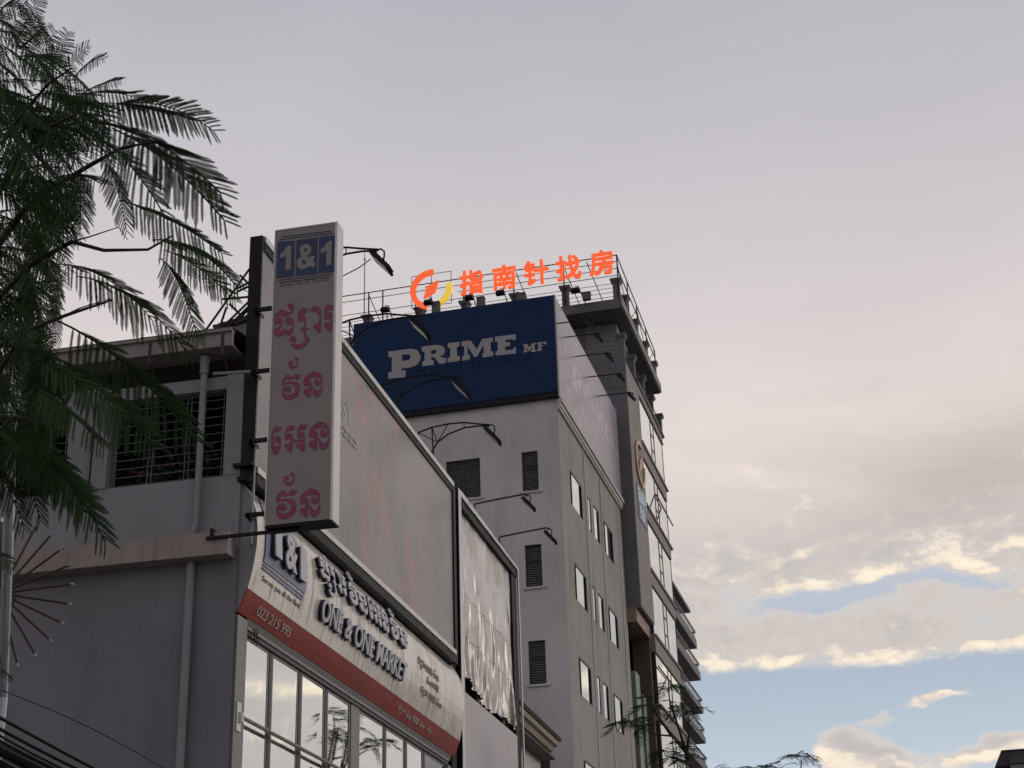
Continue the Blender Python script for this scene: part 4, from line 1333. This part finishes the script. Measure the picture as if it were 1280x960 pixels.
# copper portal beside the taupe block
c = MB()
c.box(-13.3, -11.72, 69.46, 73.9, 20.22, 20.90)
c.build('canopy', M_copper, tw, 'P')
c = MB()
c.box(-12.6, -11.75, 72.8, 73.9, 0, 20.22)
c.build('canopy_column', mat('dark_copper_column', (.115, .075, .064), .6, .2, 1), tw, 'P')
c = MB()
c.box(-13.0, -12.02, 69.8, 70.9, 0, 18.0)
c.box(-12.7, -11.97, 71.3, 72.1, 0, 17.2)
for zz in (15.5, 12.5, 9.5):
    c.box(-13.02, -12.0, 69.78, 70.92, zz, zz + .05)
c.build('lift_shaft', M_green, tw, 'P')
# logo and small characters on the pillar
ls = thing('wall_sign', 'small ring emblem and pale Chinese characters fixed to the tower pillar', 'sign', (TWX + .1, 71.6, 25.8), 'P')
def ring_poly(c0, c1, r0, r1, a0, a1, n=28):
    o = [(c0 + r0 * math.cos(math.radians(a0 + (a1 - a0) * i / n)), c1 + r0 * math.sin(math.radians(a0 + (a1 - a0) * i / n))) for i in range(n + 1)]
    k = [(c0 + r1 * math.cos(math.radians(a1 - (a1 - a0) * i / n)), c1 + r1 * math.sin(math.radians(a1 - (a1 - a0) * i / n))) for i in range(n + 1)]
    return o + k
fs = lambda u, v, w: (TWX + .05 + w, u, v)
M_pinkmetal = mat('rose_sign_face', (.60, .33, .27), .4, .06, 2)
M_goldmetal = mat('gold_sign_face', (.66, .50, .24), .4, .06, 2)
t = MB()
t.prism([ring_poly(71.75, 28.85, 1.22, 1.0, 65, 265)], fs, .02, .10)
t.build('ring', M_pinkmetal, ls, 'P')
t = MB()
t.prism([ring_poly(71.75, 28.85, 1.22, 1.0, 275, 368)], fs, .02, .10)
t.build('ring', M_goldmetal, ls, 'P')
t = MB()
t.prism([[(71.1, 28.2), (71.6, 29.0), (72.4, 29.5), (71.95, 28.7)]], fs, .02, .10)
t.build('needle', M_pinkmetal, ls, 'P')
t = MB()
for tx, z0, h, y0 in (('指南针', 26.62, .66, 70.45), ('找房', 25.78, .60, 70.75)):
    t.text(tx, lambda u, v, w: fs(y0 + u, z0 + v, w), h, .03, .05, sx=.92)
t.build('characters', M_signwhite, ls, 'P')
t = MB()
t.box(TWX + .052, TWX + .075, 70.35, 72.75, 25.6, 27.4)
t.build('backing', M_blue, ls, 'P')

# ---------- orange roof sign
SYR = 69.62
rs = thing('roof_sign', 'glowing orange Chinese-character roof sign with compass ring on a steel frame', 'sign', (-17, SYR, 37.2), 'P')
fr_ = lambda u, v, w: (u, SYR - w, v)
CH = '指南针找房'
cols = [((575, 340), (605, 365), 1.42), ((616, 333), (646, 358), 1.42), ((655, 327), (687, 353), 1.42), ((695, 321), (727, 347), 1.42), ((737, 318), (768, 342), 1.42)]
for ch, (pa, pb_, hh) in zip(CH, cols):
    qa, qb = onPY(pa[0], (pa[1] + pb_[1]) / 2, SYR), onPY(pb_[0], (pa[1] + pb_[1]) / 2, SYR)
    xc, W_ = (qa[0] + qb[0]) / 2, qb[0] - qa[0]
    zc = 39.32
    tmp = MB()
    tmp.text(ch, lambda u, v, w: (u, v, w), 1.0, 0, 0)
    A = np.array(tmp.v)
    lo, hi = A.min(0), A.max(0)
    kx, kz = W_ / (hi[0] - lo[0]), 1.46 / (hi[1] - lo[1])
    t = MB()
    for n_, (du, dv_) in enumerate(((0, 0), (.03, .03), (-.03, .03), (.03, -.03), (-.03, -.03))):
        t.text(ch, lambda u, v, w: fr_(xc + (u - (lo[0] + hi[0]) / 2) * kx * .94 + du, zc + (v - (lo[1] + hi[1]) / 2) * kz * .94 + dv_, w + n_ * .003), 1.0, .05, .17)
    t.build('character', M_orange, rs, 'P')
xc, zc = -21.62, 39.25
t = MB()
t.prism([ring_poly(xc, zc, 1.16, .86, 82, 258)], fr_, .05, .2)
t.build('ring', M_orange, rs, 'P', label='orange left part of the compass ring')
t = MB()
t.prism([ring_poly(xc, zc, 1.16, .86, 272, 372)], fr_, .05, .2)
t.build('ring', M_yellow, rs, 'P', label='yellow right part of the compass ring')
t = MB()
hole = [(xc + .07 * math.cos(a_), zc + .07 * math.sin(a_)) for a_ in np.linspace(0, 2 * math.pi, 9)[:-1]]
t.prism([[(xc - .42, zc - .50), (xc - .24, zc + .19), (xc + .42, zc + .48), (xc + .24, zc - .19)], hole], fr_, .05, .18)
t.build('needle', M_orange, rs, 'P')
f = MB()
for zz, x0 in ((39.72, -27), (39.35, -27), (38.95, -20.2), (38.55, -27)):
    f.tube([(x0, SYR + .05, zz), (-11.55, SYR + .05, zz)], .03 if zz > 39.6 else .02, 5)
for xx in (-11.6, -14.45, -17.15, -19.9, -22.55, -24.4, -25.2):
    f.tube([(xx, SYR + .08, 37.2), (xx, SYR + .08, 39.74)], .04, 5)
for xx in (-13.2, -14.45, -17.0, -22.0, -25.2):
    f.tube([(xx, SYR + .1, 39.6), (xx + .7, SYR + 1.6, 37.2)], .025, 5)
for xa, xb in ((-22.75, -20.55),):
    for zz in (38.35, 40.25):
        f.tube([(xa, SYR + .03, zz), (xb, SYR + .03, zz)], .02, 4)
    for xx in (xa, (xa + xb) / 2, xb):
        f.tube([(xx, SYR + .03, 38.35), (xx, SYR + .03, 40.25)], .018, 4)
f.build('frame', M_black, rs, 'P')
lr = MB()
lr.tube([(-25.48, 69.8, 38.2), (-25.48, 69.8, 41.6), (-25.5, 69.8, 42.6)], [.035, .03, .01], 6)
lr.lathe((-25.48, 69.8, 41.75), [(.03, 0), (.06, .08), (.03, .2)], 8)
lr.build('lightning_rod', M_steel, frame='P', label='thin lightning rod standing on the tower roof left of the orange sign', category='lightning rod')
RL = ['small black roof floodlight under the left rails of the orange sign', 'small black roof floodlight right under the compass ring', 'small black roof floodlight under the first orange character', 'small black roof floodlight under the second orange character', 'black roof floodlight between the last two orange characters']
for i, (px, py) in enumerate(((481, 386), (535, 377), (586, 371), (625, 365), (719, 362))):
    q = onPY(px, py, 68.9)
    T_ = thing('roof_floodlight', RL[i], 'floodlight', (q[0], 69.6, 37.2), 'P', 'floodlights on the tower roof edge')
    a = MB()
    a.tube([(q[0] + .35, 69.7, 37.2), (q[0] + .1, 69.2, q[2] + .32), (q[0], 68.95, q[2] + .22)], .03, 5)
    a.build('arm', M_black, T_, 'P')
    h = MB()
    h.hexa([(q[0] - .23, 68.75, q[2] - .10), (q[0] + .23, 68.75, q[2] - .10), (q[0] + .23, 69.05, q[2] - .16), (q[0] - .23, 69.05, q[2] - .16), (q[0] - .17, 68.8, q[2] + .08), (q[0] + .17, 68.8, q[2] + .08), (q[0] + .17, 69.0, q[2] + .12), (q[0] - .17, 69.0, q[2] + .12)])
    h.build('lamp_head', M_black, T_, 'P')
for i, (px, py, lb) in enumerate(((545, 378, 'grey cabinet on the tower roof under the yellow part of the ring'), (601, 372, 'grey cabinet on the tower roof under the first orange character'), (652, 367, 'grey cabinet on the tower roof right of the second orange character'), (733, 366, 'grey cabinet on the tower roof under the last orange character'))):
    q = onPY(px, py, 69.3)
    c = MB()
    c.box(q[0] - .20, q[0] + .20, 69.15, 69.45, 37.0 if i < 3 else 37.2, q[2] - .06)
    c.box(q[0] - .22, q[0] + .22, 69.12, 69.48, q[2] - .059, q[2] - .01)
    c.build('roof_cabinet', M_tower, frame='P', label=lb, category='cabinet', group='cabinets on the tower roof')

# ================================================================== FAR BALCONY BLOCK
SB = 1.7
def far(X, Y, Z):
    return (X * SB, Y * SB, CZ + (Z - CZ) * SB)
fbk = thing('balcony_block', 'far grey apartment block with stacked railed balconies right of the tower', 'building', far(-16, 85, 1.6 - 1.6 / SB), 'P')
def fbox(m_, x0, x1, y0, y1, z0, z1):
    a_, b_ = far(x0, y0, z0), far(x1, y1, z1)
    m_.box(a_[0], b_[0], a_[1], b_[1], max(a_[2], 0), b_[2])
m_ = MB()
fbox(m_, -24, -12.75, 70, 87.6, .7, 24.9)
m_.build('wall', M_balc, fbk, 'P')
m_ = MB()
fbox(m_, -20, -11.53, 79, 87.15, 25.16, 25.34)
m_.build('roof_slab', M_balc, fbk, 'P')
for zb, zt, railing in ((23.42, 23.95, 1), (21.66, 22.15, 1), (19.72, 20.05, 0), (18.0, 18.34, 0), (16.3, 16.7, 0), (14.6, 15.0, 0)):
    ye = 88.8 if zb > 23 else 89.35
    m_ = MB()
    fbox(m_, -13.2, -11.53, 76, ye, zb, zt)
    bo = m_.build('balcony', M_balc, fbk, 'P')
    m_ = MB()
    fbox(m_, -11.6, -11.54, 76, ye - .02, zt + .40, zt + .50)
    fbox(m_, -13.1, -11.54, ye - .08, ye - .02, zt + .40, zt + .50)
    for i in range(28):
        yy = 76 + i * (ye - 76) / 28
        fbox(m_, -11.575, -11.56, yy, yy + .14, zt + .001, zt + .40)
    for i in range(4):
        xx = -13.0 + i * .4
        fbox(m_, xx, xx + .12, ye - .07, ye - .03, zt + .001, zt + .40)
    m_.build('railing', M_balc, bo, 'P')
for k, zz in enumerate((22.4, 20.5, 18.6, 16.9, 15.2)):
    for yy in (82, 83.6, 85.2, 86.6):
        m_ = MB()
        fbox(m_, -12.78, -12.70, yy, yy + 1.0, zz, zz + 1.15)
        wo = m_.build('window', M_frame, fbk, 'P')
        m_ = MB()
        fbox(m_, -12.705, -12.69, yy + .08, yy + .9, zz + .06, zz + 1.08)
        m_.build('pane', M_glassb, wo, 'P')

# ================================================================== FAR ROOF AT THE RIGHT
fq = at(1246, 957, 112)
fv = at(1253, 938, 112)
hx, hy, hz0, hz1 = fq[0], fq[1], fq[2], fv[2]
fh_ = thing('far_building', 'far dark building whose stepped charcoal roof edge shows in the lower right corner', 'building', (hx + 9, hy + 6, 0))
m_ = MB()
m_.hexa([(hx, hy, hz0), (hx + 18, hy, hz0), (hx + 18, hy + 12, hz0), (hx, hy + 12, hz0), (hx + .55, hy + .3, hz1), (hx + 17.5, hy + .3, hz1), (hx + 17.5, hy + 11.5, hz1), (hx + .55, hy + 11.5, hz1)])
m_.box(hx + .5, hx + 17.6, hy + .25, hy + 11.6, hz1 + .002, hz1 + .12)
m_.build('roof', M_farroof, fh_)
m_ = MB()
m_.box(hx + .9, hx + 17, hy - .25, hy - .002, hz0 + .05, hz0 + .55)
m_.box(hx + .8, hx + 17, hy - .3, hy - .002, hz0 + .551, hz0 + .65)
m_.build('roof_trim', mat('grey_roof_trim', (.09, .09, .10), .7), fh_)
MB().box(hx + .95, hx + 17, hy - .1, hy + 11, 0, hz0 - .002).build('wall', M_balc, fh_)

# ================================================================== TREES
def leaf_mesh(out, base, tip, nrm, npair=20, pin=.25, nl=20, droop=.15, lw=1.0, hang=.0):
    """one twice-feathered leaf: rachis, pinnae, leaflets as small quads"""
    base, tip = np.asarray(base, float), np.asarray(tip, float)
    ax = tip - base
    L = np.linalg.norm(ax)
    t_ = ax / L
    nrm = nrm - (nrm @ t_) * t_
    nrm /= np.linalg.norm(nrm)
    sd = np.cross(t_, nrm)
    g = np.array([0, 0, -1.0])
    N = npair
    ts = np.linspace(.12, 1.0, N)
    def rach(t):
        return base + ax * t + (-g) * (droop * L) * (4 * t * (1 - t)) * .8
    rr = .0030 * L / .5
    pts = [rach(t) for t in np.linspace(0, 1, 9)]
    for a_, b_ in zip(pts, pts[1:]):
        for w_ in (sd, nrm):
            out.append(np.array([a_ - w_ * rr, a_ + w_ * rr, b_ + w_ * rr, b_ - w_ * rr]))
    for i, t in enumerate(ts):
        p = rach(t)
        shape = (math.sin(math.pi * min(1, .16 + .84 * (t - .08))) ** .6) * .95 + .12
        for s_ in (-1, 1):
            ang = math.radians(62 - 22 * t + rng.uniform(-4, 4))
            d = math.cos(ang) * t_ + math.sin(ang) * s_ * sd + g * hang * (1.15 - .5 * t) + rng.normal(0, .045, 3)
            d /= np.linalg.norm(d)
            pl = pin * L * shape * rng.uniform(.85, 1.1)
            if rng.uniform() < .07:
                continue
            wd = np.cross(d, nrm + rng.normal(0, .25, 3))
            wd /= np.linalg.norm(wd)
            k = np.linspace(.04, 1, nl)
            ctr = p + d * (k * pl)[:, None] + g * (.6 * droop * pl * k ** 2)[:, None]
            ll = (.064 * pl * lw * np.clip((1.04 - k) * 5, .35, 1) * np.clip(k * 9, .5, 1))[:, None] * rng.uniform(.85, 1.1, (nl, 1))
            hw = .44 * pl / nl
            # pinna stalk
            out.append(np.array([ctr[0] - wd * rr * .5, ctr[0] + wd * rr * .5, ctr[-1] + wd * rr * .4, ctr[-1] - wd * rr * .4]))
            for s2 in (-1, 1):
                e = wd * s2 * .93 + d * .42
                q = np.stack([ctr - d * hw, ctr + e * ll - d * hw * .75, ctr + e * ll + d * hw * .75, ctr + d * hw], 1)
                out.append(q.reshape(-1, 4, 3))
def leaves_build(chunks, name, material, parent):
    A = np.concatenate([c.reshape(-1, 4, 3) for c in chunks], 0)
    n = len(A)
    V = A.reshape(-1, 3) - np.array(parent.location)
    me = bpy.data.meshes.new(name)
    me.vertices.add(n * 4)
    me.vertices.foreach_set('co', V.astype(np.float32).ravel())
    me.loops.add(n * 4)
    me.loops.foreach_set('vertex_index', np.arange(n * 4, dtype=np.int32))
    me.polygons.add(n)
    me.polygons.foreach_set('loop_start', np.arange(0, n * 4, 4, dtype=np.int32))
    me.update(calc_edges=True)
    me.validate()
    me.materials.append(material)
    o = bpy.data.objects.new(name, me)
    COL.objects.link(o)
    o.parent = parent
    return o
# ---- near flame tree at the left
tp = at(-75, 900, 6.6)
tree = thing('flame_tree', 'near feathery-leaved flame tree hanging into the left edge of the view', 'tree', (tp[0], tp[1], 0))
tk = MB()
tk.tube([(tp[0] - .15, tp[1] - .1, 0), (tp[0] - .05, tp[1], 1.4), at(-95, 900, 6.6), at(-75, 600, 6.7), at(-42, 330, 6.9), at(-18, 180, 7.0), at(-22, 40, 7.1), at(-25, -120, 7.2)], [.17, .14, .12, .09, .07, .055, .04, .03], 10)
tk.build('trunk', M_bark, tree, smooth=True)
BR = [([(-20, 330), (30, 262), (60, 238), (110, 208), (150, 186), (200, 175)], [6.9, 6.7, 6.6, 6.5, 6.4, 6.4], .024),
      ([(-30, 400), (40, 330), (90, 302), (130, 313), (185, 312), (215, 295)], [6.8, 6.5, 6.4, 6.3, 6.3, 6.3], .019),
      ([(-50, 560), (-5, 470), (30, 415), (80, 395), (140, 375)], [6.7, 6.3, 6.2, 6.1, 6.0], .022),
      ([(-45, 620), (-10, 545), (20, 520), (50, 530)], [6.7, 6.4, 6.2, 6.1], .018),
      ([(2, 180), (30, 140), (60, 105), (90, 85)], [7.0, 6.8, 6.7, 6.6], .016),
      ([(15, 40), (25, 60), (50, 40)], [7.1, 6.9, 6.8], .013),
      ([(-20, 330), (-5, 250), (25, 190), (60, 160), (100, 140)], [6.9, 6.7, 6.5, 6.4, 6.3], .018),
      ([(90, 302), (112, 296), (148, 284), (160, 300)], [6.4, 6.3, 6.3, 6.3], .006),
      ([(80, 395), (100, 385), (142, 372)], [6.1, 6.1, 6.0], .006)]
lb_ = MB()
for pts, dep, r0 in BR:
    lb_.tube([at(x, y, d_) for (x, y), d_ in zip(pts, dep)], list(np.linspace(r0 * .7, r0 * .2, len(pts))), 7)
lb_.build('limb', M_bark, tree, smooth=True)
ch = []
def nleaf(bx, by, tx, ty, d0, d1, roll=None, **kw):
    b_, t_ = at(bx, by, d0), at(tx, ty, d1)
    view = (b_ + t_) / 2 - CAM
    view /= np.linalg.norm(view)
    ax = (t_ - b_) / np.linalg.norm(t_ - b_)
    if roll is None:
        roll = rng.uniform(-.7, .7)
    sd = np.cross(ax, view)
    nr = -view * math.cos(roll) + sd / np.linalg.norm(sd) * math.sin(roll)
    leaf_mesh(ch, b_, t_, nr, hang=rng.uniform(.35, .95), **kw)
for L_ in [(130, 135, 266, 163, -.2), (140, 160, 280, 275, .1), (110, 150, 275, 240, .3), (105, 130, 240, 150, .6), (120, 170, 205, 268, -.2), (90, 120, 190, 130, .5), (130, 200, 158, 288, .1), (100, 210, 100, 290, .1), (150, 250, 277, 316, -.2), (190, 300, 296, 358, .1), (205, 312, 293, 376, -.3), (200, 322, 248, 425, .1), (95, 345, 236, 442, -.55), (70, 330, 190, 400, -.3), (70, 400, 242, 548, -.15), (60, 440, 192, 557, .15), (40, 450, 150, 520, .5), (10, 500, 108, 642, .1), (15, 540, 132, 678, -.1), (30, 540, 120, 650, .3), (0, 520, 50, 650, -.2), (-30, 560, 30, 660, .2), (40, 480, 130, 560, .3), (30, 60, 67, 34, .1), (20, 50, 52, -6, -.1), (30, 85, 50, 20, .5), (35, 95, 80, 60, .3), (60, 110, 85, 40, .6), (75, 110, 110, 58, .9), (100, 118, 150, 100, .7), (90, 100, 130, 75, 1.0), (-10, 830, 14, 850, .2), (-30, 690, 16, 712, .3)]:
    d_ = rng.uniform(5.9, 6.8)
    nleaf(*L_[:4], d_, d_ + rng.uniform(-.25, .15), L_[4], npair=int(rng.uniform(19, 25)), droop=rng.uniform(.06, .2))
for i in range(175):
    bx, by = rng.uniform(-85, 75), rng.uniform(0, 540)
    if bx > 120 - abs(by - 260) * .22:
        bx = rng.uniform(-60, 40)
    an = rng.normal(.55, .55)
    ln_ = rng.uniform(70, 135)
    tx, ty = bx + ln_ * math.cos(an), by + ln_ * math.sin(an)
    lim = np.interp(ty, [0, 60, 110, 160, 240, 300, 350, 420, 480, 540, 600, 660], [40, 55, 105, 150, 150, 95, 80, 70, 78, 75, 55, 40])
    if tx > lim:
        tx = lim - rng.uniform(0, 40)
    d_ = rng.uniform(6.3, 7.8)
    nleaf(bx, by, tx, ty, d_, d_ + rng.uniform(-.35, .25), rng.uniform(-1.1, 1.1), npair=int(rng.uniform(17, 22)), nl=14, droop=rng.uniform(.05, .22))
leaves_build(ch, 'crown', M_leaf, tree)

# ---- street trees in front of the tower
def rosette(chunks, c, n, L, dirn, spread=1.0, npair=11):
    for i in range(n):
        a_ = 2 * math.pi * i / n + rng.uniform(-.3, .3)
        d = np.array([math.cos(a_), math.sin(a_), rng.uniform(-.55, .25)]) * spread + dirn
        d /= np.linalg.norm(d)
        l_ = L * rng.uniform(.75, 1.15)
        nr = np.array([0, 0, 1.0]) + rng.normal(0, .3, 3)
        leaf_mesh(chunks, c, c + d * l_, nr, npair=npair, pin=.34, nl=7, droop=.22, lw=2.0)
def street_tree(name, label, depth, foot, stems, tips, L, group):
    f_ = at(*foot, depth)
    t_ = thing(name, label, 'tree', (f_[0], f_[1], 0), group=group)
    tk_ = MB()
    tk_.tube([(f_[0], f_[1], 0), (f_[0] + .05, f_[1], 3), (f_[0] - .03, f_[1], f_[2] * .75), f_], [.16, .13, .09, .06], 8)
    tk_.build('trunk', M_bark, t_, smooth=True)
    lm = MB()
    for pts in stems:
        P_ = [at(x, y, depth + dz) for x, y, dz in pts]
        lm.tube(P_, list(np.linspace(.055, .014, len(P_))), 6)
    lm.build('limb', M_bark, t_, smooth=True)
    cks = []
    for x, y, dz, n in tips:
        rosette(cks, at(x, y, depth + dz), n, L, np.array([0, 0, -.1]))
    leaves_build(cks, 'crown', M_leaf2, t_)
    return t_
street_tree('street_tree', 'slender street tree with feathery drooping tufts in front of the tower glass', 44.5, (868, 975),
    [[(868, 975, 0), (858, 942, 0), (840, 920, 0), (818, 918, 0), (795, 908, 0)], [(858, 942, 0), (850, 915, .3), (838, 880, .5), (835, 862, .5)], [(840, 920, 0), (822, 895, -.3), (815, 880, -.3)], [(862, 955, 0), (845, 948, -.5), (832, 945, -.5)], [(858, 942, 0), (862, 915, .6), (860, 892, .8)]],
    [(788, 902, 0, 6), (798, 910, .4, 4), (836, 860, .5, 6), (815, 882, -.3, 4), (860, 888, .8, 5), (834, 940, -.5, 6), (846, 950, -.3, 4)], .80, 'feathery street trees')
street_tree('street_tree', 'street tree whose topmost leaves just rise into view under the cumulus cloud', 50.0, (985, 1010),
    [[(985, 1010, 0), (975, 985, 0), (970, 960, 0)], [(985, 1010, 0), (1000, 975, .5), (1002, 950, .5)], [(985, 1010, 0), (940, 990, 0), (930, 966, 0)]],
    [(1001, 946, .5, 9), (975, 962, 0, 9), (950, 966, 0, 7), (930, 966, 0, 8), (890, 966, 1, 5)], .75, 'feathery street trees')

# ================================================================== STREET DECORATION (left)
cpt = at(0, 742, 10.5)
sd_ = thing('street_decoration', 'galvanised pole with a rusty sunburst of thin spokes at the left edge', 'street decoration', (cpt[0], cpt[1], 0))
pl = MB()
a_, b_ = at(16, 520, 10.35), at(3, 872, 10.35)
dv = (a_ - b_)
pl.tube([(b_[0], b_[1], 0), b_, a_, a_ + np.array([0, 0, .9])], .036, 10)
pl.build('pole', M_steel, sd_)
ux = np.array([math.cos(.2), math.sin(.2), 0])
uz = np.array([0, 0, 1.0])
rgm = MB()
rgm.tube([cpt + .115 * (ux * math.cos(t_) * .95 + uz * math.sin(t_) * 1.25) for t_ in np.linspace(0, 2 * math.pi, 25)], .006, 5)
rgm.build('ring', M_rust, sd_)
for i in range(24):
    an = 2 * math.pi * (i + .35) / 24
    d = ux * math.cos(an) * .48 + uz * math.sin(an) * .52
    sp_ = MB()
    sp_.tube([cpt + d * .06, cpt + d * rng.uniform(.97, 1.03)], .0085, 5)
    so_ = sp_.build('spoke', M_rust, sd_)
    MB().tube([cpt + d * 1.0, cpt + d * 1.05], .0095, 5).build('spoke_tip', M_steel, so_)

# ================================================================== OVERHEAD CABLES
CB = [((-60, 866), (300, 1034), .012, 'topmost thick black overhead cable crossing the lower left corner')]
for i in range(15):
    y_ = 884 + i * 4.3 + rng.uniform(-2, 2)
    CB.append(((-60, y_), (300, y_ + 160 + rng.uniform(-6, 8)), float(rng.choice([.009, .012, .016, .022])), None))
for i, (p_, q_, r_, lb) in enumerate(CB):
    c = MB()
    A_, B_ = at(*p_, 9.0 + (i % 3) * .06), at(*q_, 11.0 + (i % 3) * .06)
    pts = [A_ + (B_ - A_) * t_ + np.array([0, 0, -.05 * math.sin(math.pi * t_) + .008 * math.sin(9 * t_ + i)]) for t_ in np.linspace(-1.2, 1.6, 30)]
    c.tube(pts, r_, 6)
    c.build('overhead_cable', M_cable, label=lb or 'black overhead cable in the tight bundle across the lower left corner', category='cable', group='bundled overhead cables')
c = MB()
c.tube([at(0 + (t_ * 200), 862 + t_ * 95 - 6 * math.sin(math.pi * t_), 9.2 + t_ * 1.2) for t_ in np.linspace(-.5, 1.6, 22)], .0045, 5)
c.build('thin_wire', M_cable, label='single thin wire running just above the cable bundle', category='wire')
# maroon awning under the cables
aw = thing('awning', 'maroon striped awning corner below the cable bundle', 'awning', tuple(at(-20, 990, 12.5)[:2]) + (0,))
p1, p2 = at(-90, 936, 12.6), at(36, 975, 12.6)
for k in range(14):
    f0, f1 = k / 14, (k + 1) / 14
    A_, B_ = p1 + (p2 - p1) * f0, p1 + (p2 - p1) * f1
    off = np.array([.35, -1.0, -.75])
    m_ = MB()
    m_.hexa([A_, B_, B_ + off, A_ + off, A_ + (0, 0, .012), B_ + (0, 0, .012), B_ + off + (0, 0, .012), A_ + off + (0, 0, .012)])
    m_.build('canvas_strip', M_maroon if k % 3 else M_pale, aw)
m_ = MB()
m_.tube([p1, p2], .03, 6)
m_.tube([p2, (p2[0], p2[1], .1)], .03, 6)
m_.build('awning_frame', M_rust, aw)

# ================================================================== POT PLANTS BEHIND THE GRILLE
def pot_plant(x, y, z, h, label):
    t_ = thing('potted_plant', label, 'plant', (x, y, z), group='potted plants behind the veranda grille')
    p_ = MB()
    p_.lathe((x, y, z), [(.13, 0), (.19, .28), (.21, .30), (.21, .34)], 12)
    p_.build('pot', M_rust, t_)
    f_ = MB()
    for i in range(150):
        c = np.array([x, y, z + .35 + h * .5]) + rng.normal(0, 1, 3) * np.array([.26, .12, h * .26])
        d = rng.normal(0, 1, 3)
        d /= np.linalg.norm(d)
        e_ = np.cross(d, rng.normal(0, 1, 3))
        e_ /= np.linalg.norm(e_)
        f_.quad(c - d * .07, c + e_ * .028, c + d * .07, c - e_ * .028)
    f_.build('foliage', M_leafpot, t_)
    for i in range(4):
        b_ = MB()
        c = np.array([x, y - .14, z + .45 + h * rng.uniform(.3, .8)]) + rng.normal(0, .16, 3) * np.array([1, .2, .5])
        b_.lathe(c, [(.012, -.03), (.04, -.01), (.045, .02), (.02, .04)], 7)
        b_.build('bloom', M_flower, t_)
fl = MB().box(-24, -10.3, 24.25, 26, 10.9, 10.99)
fl.build('veranda_floor', M_greywall, shop)
pot_plant(-10.95, 24.75, 10.99, .95, 'potted shrub with red blooms nearest the drainpipe behind the veranda grille')
pot_plant(-11.65, 24.8, 10.99, .8, 'middle potted shrub behind the veranda grille')
pot_plant(-12.25, 24.75, 10.99, .7, 'potted shrub nearest the double column behind the veranda grille')
